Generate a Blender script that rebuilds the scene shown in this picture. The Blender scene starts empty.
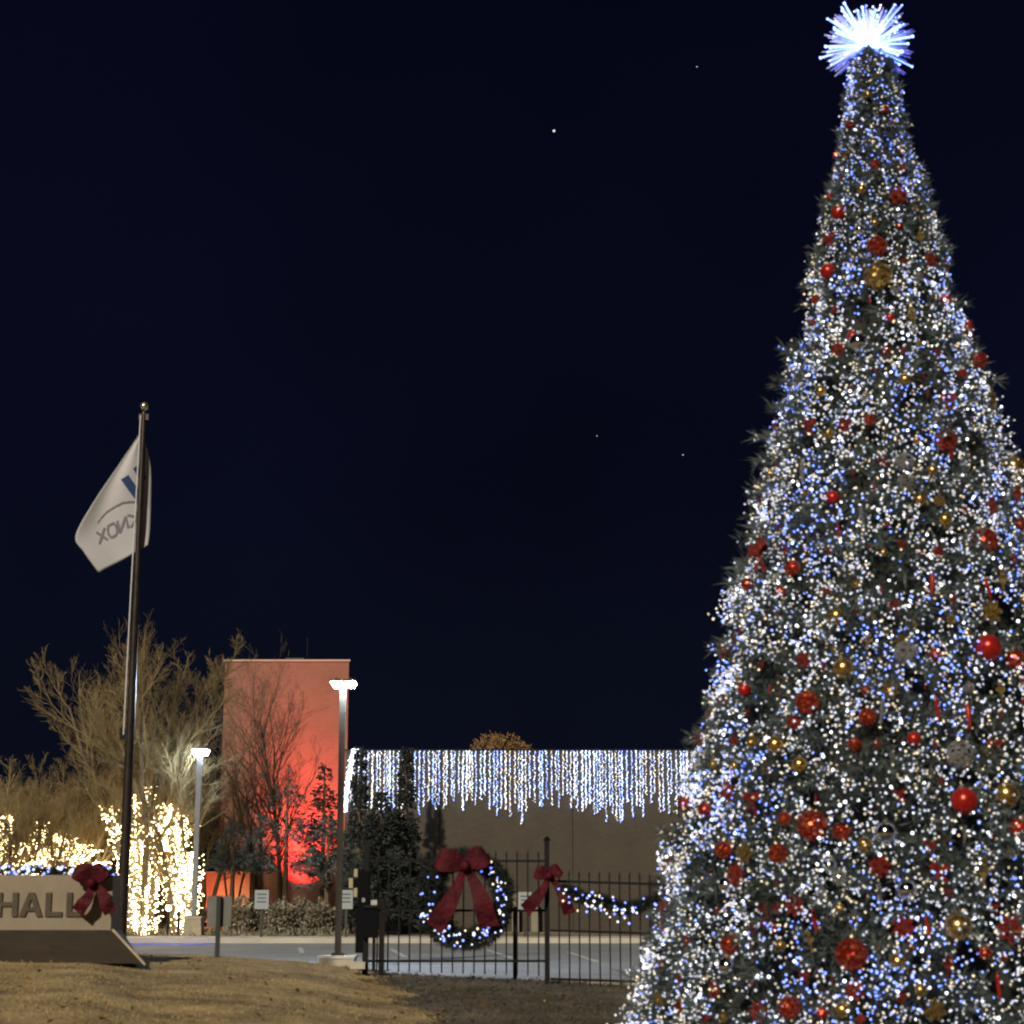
import bpy, math, random
import numpy as np
from mathutils import Vector, Matrix
random.seed(7); RNG = np.random.default_rng(11)
PI = math.pi; R = math.radians
sc = bpy.context.scene
COL = sc.collection

# ------------------------------------------------------------ camera model
F = 1800.0; TP = 383 / 1800.0; PITCH = math.atan(TP); CP, SP = math.cos(PITCH), math.sin(PITCH)
EYE = 1.6
def at(px, py, Y):
    """Point at depth Y (metres north of the camera) that the photo shows at pixel px, py."""
    r = (px - 512) / F; u = (512 - py) / F
    dy = CP - u * SP; dz = SP + u * CP
    t = Y / dy
    return Vector((r * t, Y, EYE + dz * t))
def pxw(n, Y): return n * Y * CP / F          # width of n pixels near the horizon at depth Y
def ray(px, py):
    r = (px - 512) / F; u = (512 - py) / F
    return Vector((r, CP - u * SP, SP + u * CP)).normalized()

cam_d = bpy.data.cameras.new("camera"); cam = bpy.data.objects.new("camera", cam_d); COL.objects.link(cam)
cam.location = (0, 0, EYE); cam.rotation_euler = (PI / 2 + PITCH, 0, 0)
cam_d.sensor_width = 36; cam_d.lens = F * 36 / 1024; cam_d.clip_start = 0.1; cam_d.clip_end = 5000
sc.camera = cam
cam_d.dof.use_dof = True; cam_d.dof.focus_distance = 400; cam_d.dof.aperture_fstop = 2.7   # the photo is a little soft
sc.view_settings.view_transform = 'Standard'; sc.view_settings.look = 'None'
sc.view_settings.exposure = 0; sc.view_settings.gamma = 1
sc.cycles.filter_width = 2.0
sc.cycles.max_bounces = 5; sc.cycles.diffuse_bounces = 2; sc.cycles.glossy_bounces = 3
sc.cycles.sample_clamp_indirect = 3.0
sc.cycles.use_light_tree = True

# ------------------------------------------------------------ materials
def mat(name, col, rough=0.7, metal=0.0, emit=None, es=0.0, noise=None, bump=None, spec=None, coat=0):
    m = bpy.data.materials.new(name); m.use_nodes = True
    nt = m.node_tree; b = nt.nodes['Principled BSDF']
    b.inputs['Base Color'].default_value = (*col, 1); b.inputs['Roughness'].default_value = rough
    b.inputs['Metallic'].default_value = metal
    if spec is not None: b.inputs['Specular IOR Level'].default_value = spec
    if coat: b.inputs['Coat Weight'].default_value = coat
    if emit: b.inputs['Emission Color'].default_value = (*emit, 1); b.inputs['Emission Strength'].default_value = es
    if noise or bump:
        tc = nt.nodes.new('ShaderNodeTexCoord')
    if noise:
        col2, scale, detail = noise[:3]
        n = nt.nodes.new('ShaderNodeTexNoise'); n.inputs['Scale'].default_value = scale
        n.inputs['Detail'].default_value = detail; n.inputs['Roughness'].default_value = .65
        mp = nt.nodes.new('ShaderNodeMapping'); nt.links.new(tc.outputs['Object'], mp.inputs[0])
        if len(noise) > 3: mp.inputs['Scale'].default_value = noise[3]
        nt.links.new(mp.outputs[0], n.inputs['Vector'])
        r = nt.nodes.new('ShaderNodeValToRGB')
        r.color_ramp.elements[0].position = .35; r.color_ramp.elements[1].position = .65
        r.color_ramp.elements[0].color = (*col, 1); r.color_ramp.elements[1].color = (*col2, 1)
        nt.links.new(n.outputs['Fac'], r.inputs[0]); nt.links.new(r.outputs[0], b.inputs['Base Color'])
    if bump:
        n2 = nt.nodes.new('ShaderNodeTexNoise'); n2.inputs['Scale'].default_value = bump[0]; n2.inputs['Detail'].default_value = 6
        nt.links.new(tc.outputs['Object'], n2.inputs['Vector'])
        bp = nt.nodes.new('ShaderNodeBump'); bp.inputs['Strength'].default_value = bump[1]
        bp.inputs['Distance'].default_value = bump[2]
        nt.links.new(n2.outputs['Fac'], bp.inputs['Height']); nt.links.new(bp.outputs[0], b.inputs['Normal'])
    return m
def glow(name, col, s):
    m = mat(name, (.8, .8, .8), .3, emit=col, es=s); return m

def brick_mat(name, c1, c2, mortar, w=.2, h=.07):
    m = bpy.data.materials.new(name); m.use_nodes = True; nt = m.node_tree; b = nt.nodes['Principled BSDF']
    b.inputs['Roughness'].default_value = .85
    tc = nt.nodes.new('ShaderNodeTexCoord'); sp = nt.nodes.new('ShaderNodeSeparateXYZ'); cb = nt.nodes.new('ShaderNodeCombineXYZ')
    nt.links.new(tc.outputs['Object'], sp.inputs[0])
    ad = nt.nodes.new('ShaderNodeMath'); ad.operation = 'ADD'
    nt.links.new(sp.outputs[0], ad.inputs[0]); nt.links.new(sp.outputs[1], ad.inputs[1])
    nt.links.new(ad.outputs[0], cb.inputs[0]); nt.links.new(sp.outputs[2], cb.inputs[1])
    br = nt.nodes.new('ShaderNodeTexBrick'); nt.links.new(cb.outputs[0], br.inputs['Vector'])
    br.inputs['Scale'].default_value = 1; br.inputs['Brick Width'].default_value = w; br.inputs['Row Height'].default_value = h
    br.inputs['Mortar Size'].default_value = .008
    br.inputs['Color1'].default_value = (*c1, 1); br.inputs['Color2'].default_value = (*c2, 1); br.inputs['Mortar'].default_value = (*mortar, 1)
    n = nt.nodes.new('ShaderNodeTexNoise'); n.inputs['Scale'].default_value = .9; n.inputs['Detail'].default_value = 6
    nt.links.new(tc.outputs['Object'], n.inputs['Vector'])
    mr = nt.nodes.new('ShaderNodeMapRange'); mr.inputs['To Min'].default_value = .75; mr.inputs['To Max'].default_value = 1.2
    nt.links.new(n.outputs['Fac'], mr.inputs['Value'])
    mx = nt.nodes.new('ShaderNodeMix'); mx.data_type = 'RGBA'; mx.blend_type = 'MULTIPLY'; mx.inputs[0].default_value = 1
    nt.links.new(br.outputs['Color'], mx.inputs[6]); nt.links.new(mr.outputs[0], mx.inputs[7])
    nt.links.new(mx.outputs[2], b.inputs['Base Color'])
    return m

M = dict(
    needle=mat('fir_needles', (.022, .036, .034), .7, noise=((.115, .15, .15), 2.2, 5)),
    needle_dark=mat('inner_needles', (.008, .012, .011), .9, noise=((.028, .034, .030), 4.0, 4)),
    conifer=mat('conifer_needles', (.014, .02, .019), .85, noise=((.05, .062, .06), 1.2, 4)),
    spruce=mat('blue_spruce_needles', (.035, .05, .052), .85, noise=((.12, .145, .145), 1.0, 4)),
    bark=mat('bark', (.10, .075, .045), .9, noise=((.19, .145, .09), 3, 5), bump=(20, .6, .02)),
    twig=mat('twig_bark', (.15, .112, .055), .9, noise=((.27, .205, .10), .8, 4)),
    twig_dark=mat('dark_twig_bark', (.07, .05, .035), .9, noise=((.13, .095, .06), .8, 4)),
    grass=mat('dormant_grass', (.14, .098, .042), .95, noise=((.50, .385, .19), 1.1, 13, (1.0, 1.0, 1)), bump=(14, .9, .06)),
    blade=mat('dry_grass_blades', (.23, .165, .075), .9, noise=((.46, .36, .18), 1.0, 8)),
    asphalt=mat('asphalt', (.20, .215, .235), .75, noise=((.28, .295, .315), .7, 8), bump=(60, .3, .01)),
    concrete=mat('concrete', (.40, .38, .33), .85, noise=((.52, .50, .43), .8, 8), bump=(20, .2, .01)),
    block=mat('cast_concrete', (.30, .27, .20), .9, noise=((.42, .38, .29), 2.5, 8), bump=(20, .3, .01)),
    darkground=mat('dark_brown_ground', (.05, .043, .031), .95, noise=((.125, .11, .08), 1.4, 9), bump=(16, .9, .05)),
    leaf=mat('dry_leaf', (.11, .06, .025), .8, noise=((.24, .14, .06), 3, 4)),
    white_paint=mat('white_road_paint', (.65, .66, .66), .7, noise=((.4, .41, .42), 6, 6)),
    blue_paint=mat('blue_kerb_paint', (.015, .03, .62), .6, noise=((.03, .06, .8), 4, 6)),
    mulch=mat('leaf_mulch', (.12, .095, .06), .95, noise=((.26, .21, .14), 2.5, 9), bump=(12, .9, .06)),
    black=mat('black_steel', (.006, .007, .009), .6, 0, spec=.2),
    black_rough=mat('black_plastic', (.004, .005, .007), .8, spec=.1),
    bronze=mat('bronze_steel', (.035, .029, .02), .6, .1, noise=((.055, .046, .033), 3, 4)),
    pole_white=mat('pale_painted_steel', (.17, .18, .20), .45, .2, noise=((.22, .235, .26), 2, 4)),
    pole_dark=mat('dark_bronze_aluminium', (.05, .044, .04), .3, .7, noise=((.085, .075, .068), 2, 4)),
    silver=mat('silver_ball', (.75, .72, .62), .25, .9),
    stone=mat('limestone', (.23, .195, .145), .85, noise=((.29, .25, .195), 1.6, 8), bump=(18, .25, .01)),
    letter=mat('bronze_letter', (.055, .045, .03), .5, .4, noise=((.08, .065, .045), 5, 4)),
    plinth=brick_mat('dark_brown_brick', (.03, .021, .013), (.042, .03, .019), (.034, .027, .02)),
    tower=brick_mat('tower_brick', (.25, .125, .088), (.28, .142, .10), (.27, .17, .135)),
    wing=brick_mat('orange_brick', (.48, .21, .10), (.52, .24, .12), (.42, .26, .17)),
    hallwall=brick_mat('brown_brick', (.058, .048, .037), (.070, .059, .045), (.062, .054, .044)),
    coping=mat('metal_coping', (.42, .36, .30), .5, .2),
    darkcoping=mat('dark_metal_coping', (.05, .05, .055), .5, .3),
    door=mat('brown_metal_door', (.045, .022, .016), .6),
    panel_grey=mat('sign_back', (.14, .14, .135), .6, .4, noise=((.18, .18, .175), 3, 4)),
    sign_white=mat('sign_face', (.30, .33, .36), .6), 
    sign_ink=mat('sign_print', (.08, .10, .12), .6),
    green_post=mat('green_steel', (.022, .035, .032), .5, .3),
    pedestal=mat('grey_pedestal', (.42, .41, .44), .6, noise=((.5, .49, .52), 3, 4)),
    reflector=mat('reflective_tape', (.38, .34, .22), .6),
    flag=mat('flag_cloth', (.42, .43, .48), .9, noise=((.48, .49, .54), 1.2, 4)),
    flag_blue=mat('flag_blue', (.025, .05, .16), .9),
    flag_grey=mat('flag_grey', (.19, .18, .22), .9),
    rope=mat('halyard', (.6, .62, .68), .8),
    bow=mat('crimson_velvet', (.035, .001, .005), .7, noise=((.085, .002, .011), 6, 6), bump=(9, .9, .04), spec=.25),
    red=mat('red_gloss', (.30, .010, .008), .28, .35, noise=((.42, .02, .012), 3, 4)),
    redg=mat('red_glitter', (.13, .008, .006), .38, .5, noise=((.62, .09, .05), 7, 5), bump=(9, 1.0, .25)),
    gold=mat('gold_metal', (.42, .27, .07), .25, .9, noise=((.6, .42, .15), 3, 4)),
    goldg=mat('gold_glitter', (.20, .13, .03), .38, .6, noise=((.75, .55, .2), 6, 5), bump=(9, 1.0, .25)),
    chrome=mat('silver_metal', (.75, .77, .8), .12, 1.0),
    clear=mat('frosted_plastic', (.16, .17, .18), .3, .2, noise=((.45, .46, .48), 5, 5), bump=(6, .8, .2)),
    cap=mat('ornament_cap', (.7, .65, .5), .3, 1.0),
    b_white=glow('bulb_cool_white', (.72, .78, 1.0), 1.25),
    b_dim=glow('bulb_dim', (.62, .74, 1.0), .7), b_dimw=glow('bulb_dim_warm', (1.0, .8, .5), .6),
    b_hot=glow('bulb_bright_white', (.85, .90, 1.0), 4.5),
    b_warm=glow('bulb_warm_white', (1.0, .78, .45), 1.35),
    b_blue=glow('bulb_blue', (.10, .22, 1.0), 4.2),
    w_warm=glow('trunk_bulb_warm', (1.0, .76, .38), 20.0),
    i_white=glow('icicle_bulb_white', (.55, .70, 1.0), 3.2),
    i_warm=glow('icicle_bulb_warm', (1.0, .86, .64), 1.7),
    i_blue=glow('icicle_bulb_blue', (.14, .28, 1.0), 3.6),
    lamp=glow('lamp_panel', (.68, .84, 1.0), 950.0), lamp_low=glow('dimmer_lamp_panel', (.68, .84, 1.0), 260.0),
    lamp_small=glow('path_lamp_lens', (1.0, .97, .88), 6.0),
    rod=glow('starburst_rod', (.15, .28, 1.0), 4.4),
    rodtip=glow('starburst_tip', (.20, .34, 1.0), 8.0),
    rodhalo=glow('blue_filament', (.02, .06, 1.0), .9),
    core=glow('starburst_core', (.4, .55, 1.0), 40.0),
    star=glow('far_star', (.85, .92, 1.0), .6), star2=glow('faint_star', (.5, .6, 1.0), .05),
    red_flood=glow('red_flood_lens', (1.0, .06, .04), 3.0),
)

# ------------------------------------------------------------ object helpers
def tag(o, label=None, cat=None, group=None, kind=None):
    if label: o['label'] = label
    if cat: o['category'] = cat
    if group: o['group'] = group
    if kind: o['kind'] = kind
    return o
def thing(name, label, cat, loc=(0, 0, 0), group=None):
    o = bpy.data.objects.new(name, None); o.empty_display_size = .1; COL.objects.link(o)
    o.location = loc; return tag(o, label, cat, group)
def wloc(p):
    v = Vector((0, 0, 0))
    while p is not None: v += p.location; p = p.parent
    return v
def link(name, me, mats, parent=None, smooth=False):
    for m in (mats if isinstance(mats, (list, tuple)) else [mats]): me.materials.append(m)
    o = bpy.data.objects.new(name, me); COL.objects.link(o)
    if parent is not None:
        o.parent = parent; v = wloc(parent)
        if v.length > 0: me.transform(Matrix.Translation(-v))
    if smooth: me.polygons.foreach_set('use_smooth', [True] * len(me.polygons))
    me.update(); return o
def mesh_np(name, V, F_, mats, parent=None, mi=None, smooth=False):
    """V (n,3), F_ (m,k) faces all of one size."""
    me = bpy.data.meshes.new(name); V = np.asarray(V, dtype=np.float32); F_ = np.asarray(F_, dtype=np.int32)
    me.vertices.add(len(V)); me.vertices.foreach_set('co', V.ravel())
    k = F_.shape[1]; me.loops.add(F_.size); me.loops.foreach_set('vertex_index', F_.ravel())
    me.polygons.add(len(F_)); me.polygons.foreach_set('loop_start', np.arange(len(F_), dtype=np.int32) * k)
    me.polygons.foreach_set('loop_total', np.full(len(F_), k, dtype=np.int32))
    if mi is not None: me.polygons.foreach_set('material_index', np.asarray(mi, dtype=np.int32))
    me.update(calc_edges=True); me.validate()
    return link(name, me, mats, parent, smooth)

class MB:
    def __init__(s): s.v = []; s.f = []; s.m = []
    def add(s, vs, fs, mi=0):
        b = len(s.v); s.v += [tuple(v) for v in vs]; s.f += [tuple(b + i for i in f) for f in fs]; s.m += [mi] * len(fs); return s
    def box(s, x0, y0, z0, x1, y1, z1, mi=0):
        return s.add([(x, y, z) for z in (z0, z1) for y in (y0, y1) for x in (x0, x1)],
                     [(0, 2, 3, 1), (4, 5, 7, 6), (0, 1, 5, 4), (2, 6, 7, 3), (0, 4, 6, 2), (1, 3, 7, 5)], mi)
    def tube(s, pts, rad, n=6, mi=0, caps=True):
        pts = [Vector(p) for p in pts]; k = len(pts)
        if not isinstance(rad, (list, tuple)): rad = [rad] * k
        vs = []; 
        d0 = (pts[1] - pts[0]).normalized(); up = Vector((0, 0, 1)) if abs(d0.z) < .9 else Vector((1, 0, 0))
        for i, p in enumerate(pts):
            d = (pts[min(i + 1, k - 1)] - pts[max(i - 1, 0)]).normalized()
            a = d.cross(up); a = a.normalized() if a.length > 1e-4 else d.orthogonal().normalized(); b = d.cross(a)
            for j in range(n):
                t = 2 * PI * j / n; vs.append(p + (a * math.cos(t) + b * math.sin(t)) * rad[i])
        fs = [(i * n + j, i * n + (j + 1) % n, (i + 1) * n + (j + 1) % n, (i + 1) * n + j) for i in range(k - 1) for j in range(n)]
        if caps: fs += [tuple(range(n - 1, -1, -1)), tuple((k - 1) * n + j for j in range(n))]
        return s.add(vs, fs, mi)
    def lathe(s, prof, n=16, c=(0, 0, 0), mi=0):
        """prof: (radius, z) from bottom to top."""
        vs = []
        for r, z in prof:
            for j in range(n):
                t = 2 * PI * j / n; vs.append((c[0] + r * math.cos(t), c[1] + r * math.sin(t), c[2] + z))
        k = len(prof)
        fs = [(i * n + j, i * n + (j + 1) % n, (i + 1) * n + (j + 1) % n, (i + 1) * n + j) for i in range(k - 1) for j in range(n)]
        fs += [tuple(range(n - 1, -1, -1)), tuple((k - 1) * n + j for j in range(n))]
        return s.add(vs, fs, mi)
    def sphere(s, c, r, n=14, m=9, mi=0):
        return s.lathe([(max(.001, r * math.sin(PI * i / m)), -r * math.cos(PI * i / m)) for i in range(m + 1)], n, c, mi)
    def prism(s, poly, y0, y1, mi=0):
        """poly in x,z; from y0 (front) to y1"""
        n = len(poly)
        vs = [(x, y0, z) for x, z in poly] + [(x, y1, z) for x, z in poly]
        fs = [tuple(range(n)), tuple(range(2 * n - 1, n - 1, -1))] + [(i, i + n, (i + 1) % n + n, (i + 1) % n) for i in range(n)]
        return s.add(vs, fs, mi)
    def build(s, name, mats, parent=None, smooth=False):
        me = bpy.data.meshes.new(name); me.from_pydata(s.v, [], s.f)
        if any(s.m): me.polygons.foreach_set('material_index', s.m)
        return link(name, me, mats, parent, smooth)
def copy_tree(o, loc, rot=None, scale=1.0, label=None, group=None):
    r = o.copy(); COL.objects.link(r); r.location = loc
    if rot is not None: r.rotation_euler = rot
    r.scale = (scale,) * 3 if not isinstance(scale, tuple) else scale
    if label: r['label'] = label
    if group: r['group'] = group
    for ch in list(o.children):
        c = ch.copy(); COL.objects.link(c); c.parent = r
        for g in list(ch.children):
            d = g.copy(); COL.objects.link(d); d.parent = c
    return r

def unit(a): return a / np.maximum(np.linalg.norm(a, axis=1, keepdims=True), 1e-9)
def spikes(P, D, L, W):
    """Leaf-like diamonds: base P, direction D, length L, width W -> V, F(quads)."""
    n = len(P); D = unit(D); A = unit(np.cross(D, RNG.normal(size=(n, 3))))
    L = np.broadcast_to(L, n)[:, None]; W = np.broadcast_to(W, n)[:, None]
    V = np.empty((n, 4, 3)); V[:, 0] = P; V[:, 1] = P + D * L * .45 + A * W * .5; V[:, 2] = P + D * L; V[:, 3] = P + D * L * .45 - A * W * .5
    return V.reshape(-1, 3), np.arange(n * 4).reshape(n, 4)
def sprays(P, D, k, L, W, spread=.6):
    """k diamonds around direction D at each P (starting along it)."""
    n = len(P); Pk = np.repeat(P, k, 0); Dk = unit(np.repeat(unit(D), k, 0)); Lk = np.repeat(np.broadcast_to(L, n), k)
    t = RNG.random(n * k) ** .8
    Pk = Pk + Dk * (t * Lk)[:, None]
    Dd = unit(Dk + RNG.normal(size=(n * k, 3)) * spread)
    return spikes(Pk, Dd, Lk * RNG.uniform(.3, .7, n * k), np.repeat(np.broadcast_to(W, n), k))
OV = np.array([(1, 0, 0), (-1, 0, 0), (0, 1, 0), (0, -1, 0), (0, 0, 1), (0, 0, -1)], float)
OF = np.array([(0, 2, 4), (2, 1, 4), (1, 3, 4), (3, 0, 4), (2, 0, 5), (1, 2, 5), (3, 1, 5), (0, 3, 5)])
def bulbs(name, P, r, mats, mi, parent=None):
    n = len(P); r = np.broadcast_to(r, n)
    V = (P[:, None, :] + OV[None] * r[:, None, None]).reshape(-1, 3)
    F_ = (OF[None] + (np.arange(n) * 6)[:, None, None]).reshape(-1, 3)
    return mesh_np(name, V, F_, mats, parent, mi=np.repeat(mi, 8))

# ------------------------------------------------------------ world and sun
w = bpy.data.worlds.new("World"); sc.world = w; w.use_nodes = True; nt = w.node_tree
bg = nt.nodes['Background']; tc = nt.nodes.new('ShaderNodeTexCoord'); sx = nt.nodes.new('ShaderNodeSeparateXYZ')
cr = nt.nodes.new('ShaderNodeValToRGB'); nt.links.new(tc.outputs['Generated'], sx.inputs[0]); nt.links.new(sx.outputs[2], cr.inputs[0])
sn = nt.nodes.new('ShaderNodeTexNoise'); sn.inputs['Scale'].default_value = 2.2; sn.inputs['Detail'].default_value = 3; nt.links.new(tc.outputs['Generated'], sn.inputs['Vector'])
smr = nt.nodes.new('ShaderNodeMapRange'); smr.inputs['From Min'].default_value = .3; smr.inputs['From Max'].default_value = .7; smr.inputs['To Min'].default_value = .7; smr.inputs['To Max'].default_value = 1.45; nt.links.new(sn.outputs['Fac'], smr.inputs['Value'])
smx = nt.nodes.new('ShaderNodeMix'); smx.data_type = 'RGBA'; smx.blend_type = 'MULTIPLY'; smx.inputs[0].default_value = 1; nt.links.new(cr.outputs[0], smx.inputs[6]); nt.links.new(smr.outputs[0], smx.inputs[7])
nt.links.new(smx.outputs[2], bg.inputs[0]); bg.inputs[1].default_value = 1.0
e = cr.color_ramp.elements; e[0].position = 0; e[0].color = (.0042, .0058, .0125, 1); e[1].position = .55; e[1].color = (.0012, .0014, .0065, 1)
k = e.new(.22); k.color = (.0024, .0032, .0105, 1)
sun_d = bpy.data.lights.new("sun", 'SUN'); sun_d.energy = 3.3; sun_d.angle = R(2.0); sun_d.color = (1.0, .86, .66)
sun = bpy.data.objects.new("sun", sun_d); COL.objects.link(sun)
SUN_EL = R(30); az = Vector((.42, 1, 0)).normalized()
sdir = Vector((az.x * math.cos(SUN_EL), az.y * math.cos(SUN_EL), -math.sin(SUN_EL)))
sun.rotation_euler = sdir.to_track_quat('-Z', 'Y').to_euler()
sun.location = (-12, -25, 14)

# ------------------------------------------------------------ terrain
LOTZ = .14
crest = [(-60, 942), (0, 949), (90, 949), (125, 954), (150, 957.5), (200, 959.5), (245, 962), (300, 966), (340, 971), (380, 976), (450, 980), (545, 984), (660, 992), (800, 1000), (1100, 1008)]
cx = [at(a, b, 28).x for a, b in crest]; cz = [at(a, b, 28).z for a, b in crest]
cx = [-60] + cx + [60]; cz = [cz[0] + .1] + cz + [.05]
def sstep(a, b, x): 
    t = np.clip((x - a) / (b - a), 0, 1); return t * t * (3 - 2 * t)
def gz(x, y):
    x = np.asarray(x, float); y = np.asarray(y, float)
    xc = x * 28 / np.clip(y, 16, 40)
    c = np.interp(xc, cx, cz)
    near = c - (28 - np.clip(y, -5, 28)) * .033
    near = np.maximum(near, -.35)
    t = sstep(28.6, 31.4, y) * (c < .4) + sstep(29.5, 35, y) * (c >= .4)
    z = near * (1 - t) + .02 * t
    far = .26 * sstep(57.4, 57.9, y)
    return z + far + .02 * np.sin(x * 1.7 + y * .6) * (y < 28.5) * .6
def gzf(x, y): return float(gz(x, y))
ys = np.concatenate([np.arange(-30, 12, 3), np.arange(12, 40, .25), np.arange(40, 57, 2), [57.3, 57.45, 57.6, 57.75, 57.9, 58.2], np.arange(60, 120, 6), np.geomspace(125, 1500, 14)])
xs = np.concatenate([-np.geomspace(1500, 62, 14), np.arange(-60, -16, 4), np.arange(-16, 16, .25), np.arange(16, 61, 4), np.geomspace(62, 1500, 14)])
GX, GY = np.meshgrid(xs, ys); GZ = gz(GX, GY)
V = np.stack([GX, GY, GZ], -1).reshape(-1, 3); nx = len(xs); ny = len(ys)
I, J = np.meshgrid(np.arange(nx - 1), np.arange(ny - 1)); b0 = (J * nx + I).ravel()
g = mesh_np('ground', V, np.stack([b0, b0 + 1, b0 + nx + 1, b0 + nx], 1), M['grass'], smooth=True)
tag(g, kind='structure')
# loose dry blades on the near lawn
n = 90000
yy = 14 + 16.5 * RNG.random(n) ** .8; xx = (RNG.random(n) * 2 - 1) * yy * .34
def dark_edge(y): return -.86 - (y - 21.8) * .184 + .18 * np.sin(y * 2.3) + .1 * np.sin(y * 6.1)
keep = (xx < dark_edge(yy) + RNG.normal(size=n) * .25) & (RNG.random(n) < .35 + .65 * (np.sin(xx * 2.1 + np.sin(yy * 1.3) * 2) * np.sin(yy * 2.7 + xx) > -.1))
xx, yy = xx[keep], yy[keep]; n = len(xx)
P = np.stack([xx, yy, gz(xx, yy) - .01], 1); D = RNG.normal(size=(n, 3)) * .55 + (0, 0, 1)
V, F_ = spikes(P, D, RNG.uniform(.018, .05, n), RNG.uniform(.006, .014, n))
tag(mesh_np('grass', V, F_, M['blade']), 'short dry winter grass covering the foreground bank', 'grass', kind='stuff')

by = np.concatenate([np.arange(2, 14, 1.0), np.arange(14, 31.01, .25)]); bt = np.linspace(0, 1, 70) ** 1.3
BX = dark_edge(by)[:, None] + (16 - dark_edge(by)[:, None]) * bt[None]; BY = np.repeat(by[:, None], 70, 1); BZ = gz(BX, BY) + .012
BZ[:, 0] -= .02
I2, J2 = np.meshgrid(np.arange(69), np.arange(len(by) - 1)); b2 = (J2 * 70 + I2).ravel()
tag(mesh_np('dark_ground', np.stack([BX, BY, BZ], -1).reshape(-1, 3), np.stack([b2, b2 + 1, b2 + 71, b2 + 70], 1), M['darkground'], smooth=True), kind='structure')  # darker brown ground sheet just above the terrain, right of a wavy edge
n = 26000; yy = RNG.uniform(15, 29.5, n); xx = dark_edge(yy) + (6 - dark_edge(yy)) * RNG.random(n) ** 1.2 - .15
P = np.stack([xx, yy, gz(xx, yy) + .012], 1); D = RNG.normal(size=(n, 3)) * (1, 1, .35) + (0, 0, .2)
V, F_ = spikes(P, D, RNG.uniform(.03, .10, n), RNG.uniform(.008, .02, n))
tag(mesh_np('ground_strands', V, F_, M['darkground']), 'dark brown loose strands on the darker ground by the fence and tree', 'litter', kind='stuff')
n = 900; yy = 14 + 15 * RNG.random(n); xx = (RNG.random(n) * 2 - 1) * yy * .33; ok = RNG.random(n) < .4 + .6 * (np.sin(xx * 1.1 + yy) > 0); xx, yy = xx[ok], yy[ok]; n = len(xx)
P = np.stack([xx, yy, gz(xx, yy) + .035], 1); D = RNG.normal(size=(n, 3)) * (1, 1, .25)
V, F_ = spikes(P, D, RNG.uniform(.05, .11, n), RNG.uniform(.03, .06, n))
tag(mesh_np('fallen_leaves', V, F_, M['leaf']), 'scattered dry brown leaves lying on the lawn', 'leaves', kind='stuff')
def struct(name, mb, m, **k): return tag(mb.build(name, m, **k), kind='structure')
struct('parking_lot', MB().box(-45, 31.6, -.2, 45, 57.3, LOTZ), M['asphalt'])
kerb_mb = MB().box(-45, 57.3, -.1, 45, 57.5, LOTZ + .15)
struct('kerb', kerb_mb, M['concrete'])
struct('pavement', MB().box(-45, 57.5, 0, 45, 60, LOTZ + .155), M['concrete'])
struct('planting_bed', MB().box(-45, 60, 0, 6, 73.5, LOTZ + .15), M['mulch'])
# near edge strip of concrete beside the fence
struct('near_kerb', MB().box(at(548, 980, 31).x, 31.2, -.1, 14, 31.6, LOTZ + .05), M['concrete'])
def ground_line(a, b, wd, z):
    a = Vector(a); b = Vector(b); d = (b - a).normalized(); s = Vector((-d.y, d.x)) * wd / 2
    return [(a.x + s.x, a.y + s.y, z), (a.x - s.x, a.y - s.y, z), (b.x - s.x, b.y - s.y, z), (b.x + s.x, b.y + s.y, z)]
def lotpt(px, py):
    d = ray(px, py); t = (LOTZ - EYE) / d.z; return (d.x * t, d.y * t)
mk = MB()
for a, b in (((391, 949), (405, 957)), ((487, 950), (512, 958)), ((568, 952), (598, 962)), ((300, 947.5), (302, 953))):
    pa, pb = lotpt(*a), lotpt(*b); mk.add(ground_line(pa, pb, .13, LOTZ + .004), [(0, 1, 2, 3)])
struct('parking_lines', mk, M['white_paint'])
xa, xb = at(60, 944, 57.2).x, at(217, 944, 57.2).x
struct('blue_kerb_line', MB().add([(xa, 54.4, LOTZ + .005), (xb, 54.4, LOTZ + .005), (xb, 57.28, LOTZ + .005), (xa, 57.28, LOTZ + .005)], [(0, 1, 2, 3)]), M['blue_paint'])

# ------------------------------------------------------------ the giant christmas tree
TX, TY, TB, TT = 3.87, 18.0, None, 10.40
TB = gzf(TX, TY) 
_pp = [(1100, 300), (1000, 272), (900, 246), (800, 219), (620, 166), (440, 112), (360, 89), (250, 63), (180, 47), (140, 39), (100, 33), (60, 24)]
_pz = [at(868, a_, TY).z for a_, b_ in _pp]; _pr = [b_ / F * (TY * CP + (z_ - EYE) * SP) - .05 for (a_, b_), z_ in zip(_pp, _pz)]
def trad(z): return np.interp(z, _pz, _pr) + .02 * np.sin(np.asarray(z) * 3.1) 
def lump(a, z): return .05 * np.sin(a * 5 + z * 2.1) * np.sin(z * 2.9 - a * 3) + .06 * np.sin(a * 11 - z * 3.3) + .045 * np.sin(z * 7.3 + np.sin(a * 2) * 2)
xt = thing('christmas_tree', 'giant fir christmas tree covered in white and blue lights with a starburst on top', 'christmas tree', (TX, TY, TB))
MB().tube([(TX, TY, TB - .3), (TX, TY, 5), (TX, TY, TT)], [.22, .14, .03], 10).build('trunk', M['bark'], xt)
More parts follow.
